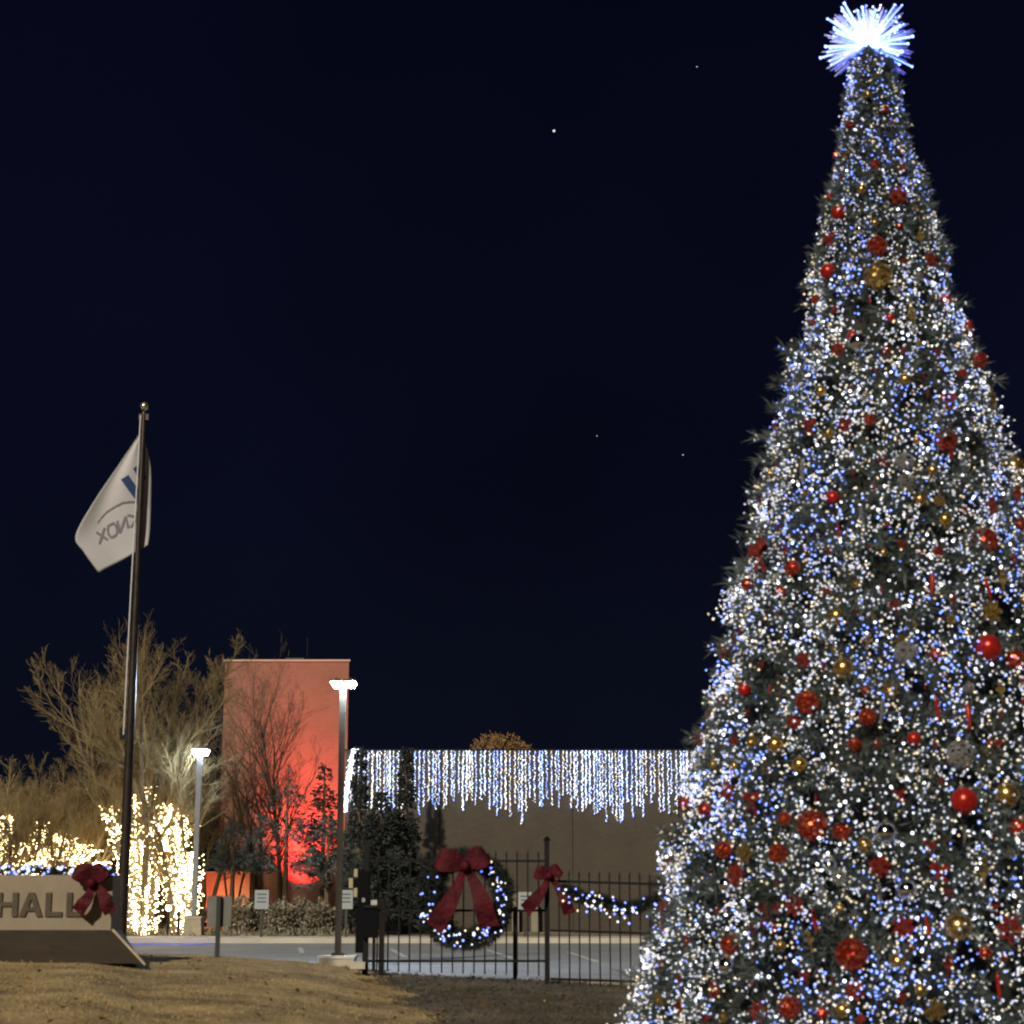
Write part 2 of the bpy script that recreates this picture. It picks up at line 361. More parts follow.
def cone_pts(n, z0, z1, front=.8):
    zz_ = RNG.uniform(z0, z1, n * 4); zz_ = zz_[RNG.random(n * 4) < (trad(zz_) + .12) / (trad(z0) + .12)][:n]; n = len(zz_)
    """random points on the cone, denser towards the camera side"""
    z = zz_
    a = np.where(RNG.random(n) < front, RNG.uniform(PI - .15, 2 * PI + .15, n), RNG.uniform(0, PI, n))
    return a, z
# boughs: a lobed surface so the outline is uneven
nb = 1700
ba, bz = cone_pts(nb, TB + .35, TT - .05, .55); nb = len(bz)
ba = RNG.uniform(0, 2 * PI, nb)
xz = RNG.uniform(TT - 2.6, TT + .02, 420); ba = np.concatenate([ba, RNG.uniform(0, 2 * PI, 420)]); bz = np.concatenate([bz, xz]); nb = len(bz)
bl = RNG.uniform(.24, .46, nb) * np.clip(.4 + (TT - bz) * .16, .4, 1)
dirr = np.stack([np.cos(ba), np.sin(ba), RNG.uniform(-.25, .35, nb)], 1)
rr = trad(bz) + lump(ba, bz) * np.clip(trad(bz) / 1.2, .3, 1.3) - bl * .75
bP = np.stack([TX + np.cos(ba) * rr, TY + np.sin(ba) * rr, bz], 1)
# each bough > many sprigs
k = 11
P0 = np.repeat(bP, k, 0); D0 = unit(np.repeat(dirr, k, 0) + RNG.normal(size=(nb * k, 3)) * .45)
L0 = np.repeat(bl, k) * RNG.uniform(.55, 1.0, nb * k)
start = P0 + D0 * (RNG.random(nb * k) * .35 * L0)[:, None]
V, F_ = sprays(start, D0, 15, L0 * .7, .013, .8)
# keep the outline within the measured cone plus bough tips
mesh_np('foliage', V, F_, M['needle'], xt)
nt_ = 330; ta, tz = cone_pts(nt_, TB + .4, TT - .1, .5); nt_ = len(tz); ta = RNG.uniform(0, 2 * PI, nt_)
tl = RNG.uniform(.08, .26, nt_) * np.clip(trad(tz) / 1.0, .35, 1); tdir = unit(np.stack([np.cos(ta), np.sin(ta), RNG.uniform(-.2, .5, nt_)], 1))
tp = np.stack([TX + np.cos(ta) * trad(tz), TY + np.sin(ta) * trad(tz), tz], 1) - tdir * .1
V, F_ = sprays(tp, tdir, 46, tl + .1, .013, .7); mesh_np('bough_tips', V, F_, M['needle'], xt)
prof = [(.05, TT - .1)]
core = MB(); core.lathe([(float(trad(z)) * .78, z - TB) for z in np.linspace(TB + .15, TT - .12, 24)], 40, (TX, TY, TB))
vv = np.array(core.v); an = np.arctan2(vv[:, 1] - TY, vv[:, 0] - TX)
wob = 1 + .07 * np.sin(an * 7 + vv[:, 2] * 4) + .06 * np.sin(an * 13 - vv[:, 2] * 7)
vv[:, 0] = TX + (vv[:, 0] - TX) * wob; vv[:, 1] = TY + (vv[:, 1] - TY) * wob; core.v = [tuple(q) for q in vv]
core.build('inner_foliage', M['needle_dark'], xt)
# starburst
SC = at(868, 45, 18)
sbst = thing('starburst_topper', 'glowing blue white starburst of lit rods on the tip of the tall tree', 'tree topper', tuple(SC))
MB().tube([SC - Vector((0, 0, .45)), SC], .02, 6).build('stem', M['black'], sbst)
def burst_dir(t_=None):
    t_ = RNG.random() if t_ is None else t_
    th = R(-42) + R(264) * t_; d = Vector((math.cos(th), RNG.uniform(-.75, .75), math.sin(th)))
    return d.normalized()
MB().sphere(SC + Vector((0, -.25, 0)), .05, 12, 8).build('core', M['core'], sbst)
for i in range(38):
    d = burst_dir((i + RNG.random() * .9) / 38); L = RNG.uniform(.40, .56) * (1.0 if abs(d.x) > .5 else .82)
    mb = MB(); tip = SC + d * L; w_ = RNG.uniform(.5, 1.15)
    mb.tube([SC + d * .03, SC + d * L * .55, tip], [.015 * w_, .010 * w_, .007 * w_], 5, 0); mb.sphere(tip, .013 * w_, 6, 4, 1)
    mb.build('rod', [M['rod'], M['rodtip']], sbst)
mb = MB()
for i in range(200):
    d = burst_dir(); L = RNG.uniform(.34, .52) * (1.0 if abs(d.x) > .5 else .82); mb.tube([SC + d * .05, SC + d * L], [.007, .004], 3, 0)
o = mb.build('blue_halo_strands', M['rodhalo'], sbst); o['kind'] = 'stuff'  # added thin glowing strands, standing in for the blue halo round the rods
D = unit(RNG.normal(size=(260, 3))); D[:, 2] = np.abs(D[:, 2])
o = bulbs('bulbs', np.array(SC) + D * (.10 + .34 * RNG.random((260, 1)) ** .8), RNG.uniform(.006, .014, 260), [M['b_blue'], M['b_hot']], (RNG.random(260) < .25).astype(int), sbst); o['kind'] = 'stuff'  # added glow points that fill out the blue halo between the rods

# string lights on the tree
lights = thing('string_lights', 'thousands of tiny white, warm and blue bulbs wound all over the giant tree', 'string lights', (TX, TY, TB))
nB = 37000
a, z = cone_pts(nB, TB + .2, TT - .02, .72); nB = len(z)
# irregular density: dark gaps
gap = np.sin(a * 9 + z * 2.3) * np.sin(z * 3.7 - a * 5) + .35 * np.sin(a * 23 + z * 9)
gap2 = np.sin(a * 3.3 + z * 2.9 + 1) + np.sin(z * 4.3 - a * 6.1) + .7 * np.sin(a * 12 + z * 3)
keep = ((gap > -.85) | (RNG.random(nB) < .3)) & ((gap2 > -1.35) | (RNG.random(nB) < .2))
a, z, gap = a[keep], z[keep], gap[keep]; nB = len(a)
rs_ = np.clip(trad(z) / 1.2, .3, 1); rad = trad(z) + (RNG.normal(size=nB) * .06 + lump(a, z) * 1.2) * rs_ - .02
stick = RNG.random(nB) < .02; rad[stick] += RNG.uniform(.03, .12, stick.sum()) * rs_[stick]
P = np.stack([TX + np.cos(a) * rad, TY + np.sin(a) * rad, z], 1)
tk = 6; tP = np.repeat(tp, tk, 0) + np.repeat(tdir, tk, 0) * (RNG.random(nt_ * tk) ** .6 * np.repeat(tl + .12, tk))[:, None] + RNG.normal(size=(nt_ * tk, 3)) * .02
P = np.vstack([P, tP]); a = np.concatenate([a, np.repeat(ta, tk)]); z = np.concatenate([z, np.repeat(tz, tk)]); nB = len(z)
blue = np.sin(a * 4.3 + z * 1.9) + np.sin(z * 2.6 - a * 3.1) + .5 * np.sin(z * 6 + a * 11)
u = RNG.random(nB)
mi = np.zeros(nB, int); mi[u < .25] = 2; mi[(blue > .6) & (u > .5)] = 3; mi[(u > .93)] = 1; mi[(u > .34) & (u < .42)] = 3
top = z > TT - 1.6; mi[top & (RNG.random(nB) < .4)] = 3; dm = RNG.random(nB) < .36; mi[dm] = np.where(RNG.random(dm.sum()) < .7, 4, 5)
rb = RNG.uniform(.006, .0138, nB); rb[mi == 1] *= 1.15; rb *= np.where(z > TT - 2.5, .9, 1)
bm = [M['b_white'], M['b_hot'], M['b_warm'], M['b_blue'], M['b_dim'], M['b_dimw']]; rb[mi >= 4] *= 1.15
# the 100 that show largest (nearest the camera) as parts of their own
dist = np.linalg.norm(P - np.array([0, 0, EYE]), axis=1)
O3 = np.array([TX, TY]); facing = (P[:, 1] < TY)
score = np.where(facing & (P[:, 2] > .55), rb / dist, 0)
big = np.argsort(-score)[:100]
rest = np.ones(nB, bool); rest[big] = False
for i in big: bulbs('bulb', P[i:i + 1], rb[i], [bm[mi[i]]], np.zeros(1, int), lights)
o = bulbs('bulbs', P[rest], rb[rest], bm, mi[rest], lights); o['kind'] = 'stuff'
# wire spirals
wm = MB(); pts = []
for i in range(1500):
    t = i / 1500; zz = TB + .4 + (TT - .3 - TB - .4) * t; an_ = i * .21
    r_ = float(trad(zz)) - .09 + .05 * math.sin(i * 1.3); pts.append((TX + math.cos(an_) * r_, TY + math.sin(an_) * r_, zz + .05 * math.sin(i * .9)))
wm.tube(pts, .004, 3); wm.build('wire', M['black_rough'], lights)

# ornaments ------------------------------------------------------------
def hit(px, py, off=.02):
    d = ray(px, py); o = Vector((0, 0, EYE)); best = None
    for i in range(900):
        t = 14 + i * .01; p = o + d * t
        rho = math.hypot(p.x - TX, p.y - TY)
        if rho < float(trad(p.z)) + off: return p
        if best is None or rho - float(trad(p.z)) < best[0]: best = (rho - float(trad(p.z)), p.copy())
    p = best[1]; rho = math.hypot(p.x - TX, p.y - TY); k_ = (float(trad(p.z)) + off) / rho
    return Vector((TX + (p.x - TX) * k_, TY + (p.y - TY) * k_, p.z))
def proto(name, cat): return thing(name, 'p', cat, (0, 0, 0))
def ball(name, m, fancy=False):
    t = proto(name, 'ornament'); mb = MB().sphere((0, 0, 0), 1, 26 if fancy else 24, 18 if fancy else 16)
    if fancy:
        q_ = random.Random(len(name)); mb.v = [tuple(c_ * (1 + q_.uniform(-.05, .05)) for c_ in v_) for v_ in mb.v]
        mb.m = [q_.choice((0, 0, 1, 1, 2)) for _ in mb.m]
    mb.build('ball', m, t, not fancy)
    c = MB().lathe([(.2, .96), (.22, 1.0), (.2, 1.15), (.05, 1.17)], 10)
    c.tube([(.0, 0, 1.15), (.09, 0, 1.3), (0, 0, 1.4), (-.09, 0, 1.3), (0, 0, 1.15)], .025, 5); c.build('cap', M['cap'], t); return t
def finial(name, m):
    t = proto(name, 'ornament')
    MB().lathe([(.02, -1.6), (.07, -1.2), (.12, -.7), (.18, -.3), (.38, -.12), (.5, .05), (.46, .22), (.22, .38), (.15, .5), (.26, .62), (.3, .72), (.22, .86), (.08, .95)], 16).build('drop', m, t, True)
    MB().lathe([(.1, .95), (.1, 1.05), (.02, 1.08)], 8).build('cap', M['cap'], t); return t
def slim(name, m):
    t = proto(name, 'ornament')
    mb = MB(); mb.lathe([(.02, -1.5), (.12, -.9), (.2, -.1), (.16, .6), (.09, .95)], 10)
    for i in range(9): mb.lathe([(.1 + .09 * (1 - abs(i - 5) / 5), -.95 + i * .2), (.17 + .09 * (1 - abs(i - 5) / 5), -.9 + i * .2), (.1, -.85 + i * .2)], 10)
    mb.build('icicle', m, t, True); MB().lathe([(.07, .95), (.07, 1.06)], 8).build('cap', M['cap'], t); return t
def flower(name, m, mc):
    t = proto(name, 'flower')
    for ring, (L, N, up) in enumerate(((1.0, 7, .18), (.65, 5, .4))):
        for i in range(N):
            an_ = 2 * PI * i / N + ring * .4; mb = MB(); c, s_ = math.cos(an_), math.sin(an_)
            row = [(0, .02), (.3, .2), (.6, .26), (.85, .14), (1, .01)]
            vs = []
            for q, hw in row:
                x = q * L; y = -up * math.sin(q * 2.2) * .6 - ring * .08
                for sg in (-1, 0, 1): vs.append((c * x - s_ * hw * sg * L, y + abs(sg) * .05, s_ * x + c * hw * sg * L))
            fs = [(3 * i_ + j, 3 * i_ + j + 1, 3 * i_ + j + 4, 3 * i_ + j + 3) for i_ in range(4) for j in range(2)]
            mb.add(vs, fs); mb.build('petal', m, t)
    mb = MB()
    for i in range(6): mb.sphere((.09 * math.cos(i), -.2, .09 * math.sin(i)), .05, 6, 4)
    mb.build('centre', mc, t); return t
def ribbon(mb, pts, widths, wdir, th=.004, mi=0):
    pts = [Vector(p) for p in pts]; k = len(pts); vs = []
    for i, p in enumerate(pts):
        d = (pts[min(i + 1, k - 1)] - pts[max(i - 1, 0)]).normalized()
        wv = Vector(wdir[i] if isinstance(wdir, list) else wdir).normalized(); nrm = d.cross(wv).normalized() * th
        for sgn, q in ((-1, -1), (1, -1), (1, 1), (-1, 1)): vs.append(p + wv * widths[i] / 2 * sgn + nrm * q)
    fs = [(i * 4 + j, i * 4 + (j + 1) % 4, (i + 1) * 4 + (j + 1) % 4, (i + 1) * 4 + j) for i in range(k - 1) for j in range(4)]
    fs += [(3, 2, 1, 0), tuple((k - 1) * 4 + j for j in range(4))]
    mb.add(vs, fs, mi)
def bow(parent, c, m, loops, tails, wscale=1.0, knot=.05):
    """loops/tails: lists of tip points (absolute) with widths; parts go under parent"""
    c = Vector(c)
    for tip, wd in loops:
        tip = Vector(tip); d = tip - c; L = d.length; dn = d.normalized(); wv = Vector((-dn.z, 0, dn.x)); mb = MB()
        pts, ws = [], []
        for i in range(21):
            t = i / 20 * 2 * PI; q = (1 - math.cos(t)) / 2; side = math.sin(t)
            pts.append(c + dn * (L * q) + Vector((0, -side * L * .28 * (.3 + .7 * q), .04 * math.sin(q * 5) * L)))
            ws.append(knot * 1.1 + (wd - knot) * (max(0, math.sin(min(1, q * 1.02) ** 1.1 * PI * .80)) ** .8) * (1 + .05 * math.sin(i * 2)))
        ribbon(mb, pts, ws, wv); mb.build('loop', m, parent)
    for tip, wd in tails:
        tip = Vector(tip); d = tip - c; L = d.length; dn = d.normalized(); wv = Vector((-dn.z, 0, dn.x)); mb = MB(); pts, ws = [], []
        for i in range(13):
            q = i / 12; pts.append(c + dn * L * q + Vector((0, -.03 + .05 * math.sin(q * 7) * (1 - .3 * q), 0)) + wv * .03 * math.sin(q * 4.2))
            ws.append(knot * .9 + (wd - knot * .9) * min(1, q * 1.5))
        ribbon(mb, pts, ws, wv)
        # swallow-tail cut: slanted end
        kx = len(mb.v); mb.v[-4:] = [tuple(Vector(v) + dn * (wd * .22 if j in (1, 2) else -wd * .1)) for j, v in enumerate(mb.v[-4:])]
        mb.build('tail', m, parent)
    mb = MB(); mb.sphere(tuple(c + Vector((0, -.05, 0))), knot, 10, 7); mb.build('knot', m, parent, True)
def tree_bow(name):
    t = proto(name, 'bow')
    bow(t, (0, 0, 0), M['red_ribbon'], [((-.8, 0, .45), .7), ((.8, 0, .4), .7)], [((-.5, 0, -1.0), .35), ((.55, 0, -1.1), .35)], 1, .16); return t
M['red_ribbon'] = mat('red_ribbon', (.12, .008, .008), .5, .15, noise=((.42, .035, .022), 2.5, 5), bump=(5, .8, .15))
M['redg2'] = mat('red_facet', (.32, .02, .012), .22, .7); M['redg3'] = mat('bright_red_facet', (.75, .16, .07), .25, .8)
M['goldg3'] = mat('dark_gold_facet', (.14, .09, .025), .3, .8)
protos = {
    'red': (ball('red_ball_ornament', M['red']), 'glossy red ball'),
    'redg': (ball('red_glitter_ball_ornament', [M['redg'], M['redg2'], M['redg3']], True), 'glittery red ball'),
    'gold': (ball('gold_ball_ornament', M['gold']), 'shiny gold ball'),
    'goldg': (ball('gold_glitter_ball_ornament', [M['goldg'], M['gold'], M['goldg3']], True), 'glittery gold ball'),
    'silver': (ball('silver_ball_ornament', M['chrome']), 'mirror silver ball'),
    'white': (ball('white_ball_ornament', [M['clear'], M['clear'], M['chrome']], True), 'frosted white ball'),
    'gfin': (finial('gold_finial_ornament', M['goldg']), 'gold finial drop'),
    'rfin': (finial('red_finial_ornament', M['redg']), 'red finial drop'),
    'rice': (slim('red_icicle_ornament', M['red']), 'slim red icicle'),
    'wice': (slim('white_icicle_ornament', M['clear']), 'slim frosted icicle'),
    'flower': (flower('red_poinsettia', M['red_ribbon'], M['gold']), 'red cloth poinsettia'),
    'gflower': (flower('gold_poinsettia', M['goldg'], M['gold']), 'gold cloth poinsettia'),
    'bow': (tree_bow('red_ribbon_bow'), 'red ribbon bow'),
}
plist = [  # px, py, half-size px, kind : the ones the photo shows clearly
 (877,247,10,'redg'),(829,272,8,'red'),(878,277,14,'goldg'),(890,318,5,'red'),(912,316,13,'gfin'),(859,343,10,'silver'),(946,441,11,'redg'),
 (984,543,14,'redg'),(988,648,13,'red'),(964,801,13,'red'),(813,826,15,'redg'),(852,955,16,'redg'),(837,617,10,'gold'),(745,690,7,'red'),(808,703,12,'redg'),
 (868,717,9,'redg'),(914,739,7,'red'),(833,498,7,'red'),(793,568,8,'redg'),(842,831,9,'redg'),(779,854,10,'redg'),(1019,829,10,'red'),(844,669,11,'gold'),
 (1018,468,12,'gold'),(991,612,13,'gflower'),(1006,795,12,'gold'),(958,927,14,'gold'),(843,1010,8,'gold'),(983,872,18,'gfin'),(868,641,10,'gfin'),(1002,580,13,'gfin'),
 (886,833,11,'silver'),(906,653,12,'white'),(830,866,8,'silver'),(907,890,10,'silver'),(728,966,9,'silver'),(727,885,8,'silver'),(790,1008,11,'redg'),
 (898,197,11,'flower'),(853,337,6,'red'),(905,462,9,'white'),(907,484,10,'white'),(970,335,20,'bow'),(760,553,20,'bow'),(838,350,9,'flower'),
 (763,500,15,'rfin'),(950,450,9,'rice'),(1016,495,13,'rfin'),(991,508,15,'rfin'),(785,551,9,'rfin'),(839,532,10,'rice'),(953,600,10,'rfin'),(932,583,13,'rice'),(987,587,13,'rice'),
 (948,400,11,'bow'),(915,210,7,'gfin'),(920,238,10,'gfin'),(930,260,9,'flower'),(945,265,9,'flower'),(830,240,10,'bow'),(839,213,7,'red'),(945,300,6,'red'),(990,400,12,'gflower'),
 (983,360,9,'redg'),(770,430,14,'flower'),(810,425,10,'bow'),(845,425,8,'flower'),(738,680,8,'gfin'),(724,705,13,'bow'),(709,718,12,'bow'),(703,738,8,'redg'),(685,804,7,'redg'),
 (816,795,7,'rice'),(728,792,12,'flower'),(752,800,13,'bow'),(800,765,8,'gold'),(770,690,6,'rice'),(685,770,7,'rice'),(937,708,14,'rice'),(968,715,15,'rice'),(1000,690,12,'gfin'),
 (960,755,14,'white'),(985,755,9,'gfin'),(890,690,10,'gflower'),(735,640,8,'flower'),(740,632,6,'rfin'),(722,652,7,'redg'),(805,660,9,'flower'),(824,667,8,'rfin'),
 (672,870,15,'bow'),(665,912,18,'bow'),(725,850,9,'redg'),(745,853,12,'gflower'),(737,875,13,'flower'),(770,912,16,'bow'),(795,905,12,'flower'),(752,932,12,'rfin'),(815,920,15,'rice'),
 (731,945,10,'redg'),(810,940,12,'gfin'),(840,878,8,'white'),(880,866,12,'flower'),(940,870,11,'bow'),(948,965,13,'rfin'),(898,962,9,'gold'),(904,928,12,'flower'),(927,925,12,'rice'),
 (1010,930,15,'flower'),(935,1010,12,'gflower'),(998,985,14,'rice'),(855,990,11,'flower'),(715,990,10,'flower'),(680,1008,11,'rfin'),(760,1012,12,'flower'),(705,840,6,'silver'),
 (660,1000,9,'gflower'),(905,580,8,'wice'),(862,518,16,'wice'),(803,470,14,'wice'),(882,710,14,'wice'),(880,895,14,'wice'),(776,745,9,'gold'),(855,745,7,'redg'),
 (893,760,8,'wice'),(965,835,10,'wice'),(781,592,6,'redg'),(857,585,6,'gold'),(820,630,7,'wice'),(935,745,8,'rfin'),(1015,660,10,'redg'),(1012,560,9,'flower'),(995,745,10,'bow'),
 (920,500,7,'gold'),(880,590,6,'rice'),(900,640,6,'gflower'),(945,520,7,'gold'),(870,420,6,'redg'),(905,380,6,'gold'),(850,390,6,'rice'),(875,165,5,'redg'),(862,190,5,'gold'),(850,125,4,'redg'),(885,110,4,'redg'),(848,155,5,'goldg'),
 (900,150,4,'rice'),(868,95,3.5,'gold'),(860,230,5,'silver'),(895,290,5,'white'),(835,310,6,'flower'),(870,300,5,'rice')]
rs = random.Random(5)
placed = [(p[0], p[1], p[2]) for p in plist]
kinds = ['redg', 'redg', 'gold', 'rice', 'rfin', 'flower', 'flower', 'gfin', 'wice', 'goldg', 'bow', 'bow', 'white']
tries = 0
while len(plist) < 292 and tries < 9000:
    tries += 1
    py = 110 + 910 * rs.random() ** .75; half = 20 + (py - 60) * .285; cxp = 868 + (py - 60) * .046
    px = cxp + rs.uniform(-.95, .95) * half
    if px > 1030: continue
    s = rs.uniform(4.0, 7.5) * (.6 + .5 * (py / 1024))
    if any((px - a_) ** 2 + (py - b_) ** 2 < (s + c_ + 5) ** 2 for a_, b_, c_ in placed): continue
    placed.append((px, py, s)); plist.append((px, py, s, rs.choice(kinds)))
items = []
for px, py, s, kd in plist:
    p = hit(px, py, .03 if s >= 9 else .015); d = (p - Vector((0, 0, EYE))).length
    items.append([px, py, s, kd, p, s * d / F])
def colname(px, py):
    half = 20 + (py - 60) * .285; q = (px - (868 + (py - 60) * .046)) / half
    return ('at the left edge of', 'left of the middle of', 'in the middle of', 'right of the middle of', 'at the right edge of')[0 if q < -.68 else 1 if q < -.22 else 2 if q < .22 else 3 if q < .68 else 4]
def band(py): return ('top', 'upper', 'middle', 'lower', 'bottom')[0 if py < 240 else 1 if py < 450 else 2 if py < 650 else 3 if py < 840 else 4]
def size(s): return 'large' if s >= 11 else 'medium' if s >= 7 else 'small'
cells = {}
for it in items: cells.setdefault((it[3], size(it[2]), colname(it[0], it[1]), band(it[1])), []).append(it)
ORD = ['highest', 'second highest', 'third highest', 'fourth highest', 'fifth highest', 'sixth highest', 'seventh highest', 'eighth highest', 'ninth highest', 'tenth highest', 'eleventh highest', 'twelfth highest', 'thirteenth highest', 'fourteenth highest', 'fifteenth highest']
used = set()
for (kd, sz, cn, bd), lst in cells.items():
    lst.sort(key=lambda i: i[1])
    for idx, it in enumerate(lst):
        pr, what = protos[kd]
        lab = f"{sz} {what} {cn} the tree's {bd} part"; lab = lab.replace('at the left edge of', 'at left edge of').replace('at the right edge of', 'at right edge of').replace('in the middle of', 'amid').replace('left of the middle of', 'left of middle of').replace('right of the middle of', 'right of middle of')
        if len(lst) > 1: lab += ", " + (ORD[idx] if len(lst) > 2 else ('higher one', 'lower one')[idx]) + (f" of {len(lst)}" if len(lst) > 2 else '')
        grp = {'red': 'red balls', 'redg': 'red balls', 'gold': 'gold balls', 'goldg': 'gold balls', 'silver': 'silver balls', 'white': 'white balls', 'gfin': 'gold finials', 'rfin': 'red finials',
               'rice': 'red icicle ornaments', 'wice': 'frosted icicle ornaments', 'flower': 'red poinsettias', 'gflower': 'gold poinsettias', 'bow': 'red ribbon bows'}[kd] + ' hung on the christmas tree'
        p = it[4]; an_ = math.atan2(p.y - TY, p.x - TX)
        rz = an_ + PI / 2 if kd in ('flower', 'gflower', 'bow') else rs.uniform(0, 6)
        tilt = rs.uniform(-.25, .25)
        if kd in ('flower', 'gflower'): rot = (rs.uniform(-.3, .1), rs.uniform(0, 6), rz)
        else: rot = (rs.uniform(-.15, .1), tilt, rz)
        out = Vector((math.cos(an_), math.sin(an_), 0)) * (it[5] * .1)
        scl = it[5] * (1.0 if 'fin' not in kd and 'ice' not in kd else .8)
        if id(pr) not in used:
            used.add(id(pr)); o = pr; o.location = p + out; o.rotation_euler = rot; o.scale = (scl,) * 3; o['label'] = lab; o['group'] = grp
        else: copy_tree(pr, p + out, rot, scl, lab, grp)

# ------------------------------------------------------------ monument sign (left)
SY = 26.0
def X(px, Y=SY, py=900): return at(px, py, Y).x
def Z(py, Y=SY): return at(512, py, Y).z
s0, s1 = X(-70), X(112); zt, zb = Z(875), Z(930); zg = gzf(X(60), SY) - .15
sg = thing('monument_sign', 'pale stone wall sign reading HALL on a dark brick plinth', 'sign', ((s0 + s1) / 2, SY, zg))
MB().box(s0, SY, zb - .02, s1, SY + .5, zt).build('wall', M['stone'], sg)
pf, pb_ = .75, .3
x2 = X(143, 25.2, 957)
zpl = at(60, 959, 25.2).z - .06
pl = MB().add([(s0 - .3, SY - .8, zpl), (x2, SY - .8, zpl), (s1 + .12, SY + 1.1, zpl), (s0 - .3, SY + 1.1, zpl),
               (s0 - .05, SY - .06, zb), (s1 + .03, SY - .06, zb), (s1 + .03, SY + .56, zb), (s0 - .05, SY + .56, zb)],
              [(3, 2, 1, 0), (4, 5, 6, 7), (0, 1, 5, 4), (1, 2, 6, 5), (2, 3, 7, 6), (3, 0, 4, 7)])
pl.build('plinth', M['plinth'], sg)
# concrete edging up the right slope
ed = MB(); a_ = Vector((x2, SY - .82, zpl)); b_ = Vector((s1 + .03, SY - .08, zb))
ed.tube([a_ + Vector((.04, 0, -.02)), b_ + Vector((.02, 0, 0))], .022, 4)
ed.build('edging', M['block'], sg)
zl0, zl1 = Z(916.5), Z(892.5)
def letter(ch, x0, x1):
    u = lambda a, b: (X(0) + 0 * a, b)
    w_ = x1 - x0; h = zl1 - zl0; s = pxw(5.6, SY); t = pxw(4.6, SY); mb = MB(); y0, y1 = SY - .03, SY - .001
    if ch == 'L': mb.prism([(x0, zl0), (x1, zl0), (x1, zl0 + t), (x0 + s, zl0 + t), (x0 + s, zl1), (x0, zl1)], y0, y1)
    if ch == 'H': mb.prism([(x0, zl0), (x0 + s, zl0), (x0 + s, zl0 + h * .42), (x1 - s, zl0 + h * .42), (x1 - s, zl0), (x1, zl0), (x1, zl1), (x1 - s, zl1), (x1 - s, zl0 + h * .6), (x0 + s, zl0 + h * .6), (x0 + s, zl1), (x0, zl1)], y0, y1)
    if ch == 'A':
        c = (x0 + x1) / 2; q = s * .5
        P_ = lambda a, b: (x0 + a * w_, zl0 + b * h)
        mb.prism([P_(0, 0), P_(.26, 0), P_(.335, .22), P_(.28, .22), P_(.36, .38), P_(.5, .8), P_(.5, 1), P_(.37, 1)][:3] + [P_(.39, .39), P_(.5, .74), P_(.5, 1), P_(.37, 1)], y0, y1)
        mb.prism([P_(1, 0), P_(.63, 1), P_(.5, 1), P_(.5, .74), P_(.61, .39), P_(.665, .22), P_(.74, 0)], y0, y1)
        mb.prism([P_(.335, .22), P_(.665, .22), P_(.61, .39), P_(.39, .39)], y0, y1)
    return mb
for ch, a_, b_ in (('H', -3, 18.5), ('A', 20, 43.5), ('L', 46, 63), ('L', 67, 84.5)):
    letter(ch, X(a_), X(b_)).build('letter', M['letter'], sg)
def garland(name, label, path, r, nneed, nb_, colors, hang=0, cat='garland', rbulb=.02, mat_leaf='needle_dark'):
    """path: list of world points"""
    pts = [Vector(p) for p in path]; t = thing(name, label, cat, tuple(pts[0]))
    seg = np.array([list(p) for p in pts]); m = len(seg) - 1
    def samp(n):
        q = RNG.random(n) * m; i = np.minimum(q.astype(int), m - 1); f = (q - i)[:, None]
        return seg[i] * (1 - f) + seg[i + 1] * f
    P = samp(nneed); D = RNG.normal(size=(nneed, 3)); P2 = P + unit(D) * (r * .3)
    V, F_ = spikes(P2, D, RNG.uniform(.5, 1.0, nneed) * r, .018); mesh_np('foliage', V, F_, M[mat_leaf], t)
    MB().tube(pts, r * .35, 6).build('stem', M['needle_dark'], t)
    P = samp(nb_); D = unit(RNG.normal(size=(nb_, 3))); D[:, 1] = -np.abs(D[:, 1]); P = P + D * r * .95
    if hang: P[:, 2] -= RNG.random(nb_) ** 2 * hang
    for i in range(nb_):
        bulbs('bulb', P[i:i + 1], RNG.uniform(.8, 1.25) * rbulb, [M[colors[RNG.integers(len(colors))]]], np.zeros(1, int), t)
    return t
M['g_blue'] = glow('garland_bulb_blue', (.10, .20, 1.0), 2.2); M['g_white'] = glow('garland_bulb_white', (.6, .72, 1.0), 2.0); M['g_warm'] = glow('garland_bulb_warm', (1.0, .78, .5), 1.2)
GC = ['g_blue', 'g_blue', 'g_white', 'g_white', 'g_warm']
garland('sign_garland', 'evergreen garland with blue and white bulbs along the top of the stone sign', [(X(p), SY + .15, Z(871 + 2 * math.sin(p * .15))) for p in range(-60, 78, 6)] + [(X(78), SY + .12, Z(870))], .085, 2600, 90, GC, 0, rbulb=.026)
garland('garland_end', 'short drooping garland end with white bulbs right of the sign bow', [(X(100), SY + .1, Z(868)), (X(107), SY + .1, Z(872)), (X(108), SY + .1, Z(886))], .06, 500, 12, ['g_white', 'g_blue'], 0, rbulb=.022)
sbw = thing('sign_bow', 'crimson bow on the right end of the stone sign', 'bow', (X(92), SY - .15, Z(886)))
bow(sbw, (X(94), SY - .16, Z(883)), M['bow'], [((X(80), SY - .2, Z(867)), .30), ((X(106), SY - .2, Z(866)), .26)],
    [((X(84), SY - .2, Z(912)), .19), ((X(116), SY - .2, Z(911)), .19)], 1, .07)
# slim dark post right of the sign
px_ = at(111.5, 915, 28); tp_ = thing('steel_stake', 'thin black stake standing between the sign and the flagpole', 'stake', (px_.x, 28, gzf(px_.x, 28)))
MB().box(px_.x - .03, 27.98, gzf(px_.x, 28) - .1, px_.x + .03, 28.03, at(111, 862, 28).z).build('post', M['black'], tp_)
MB().box(px_.x - .045, 27.96, at(111, 862, 28).z, px_.x + .045, 28.05, at(111, 860, 28).z).build('cap', M['black_rough'], tp_)

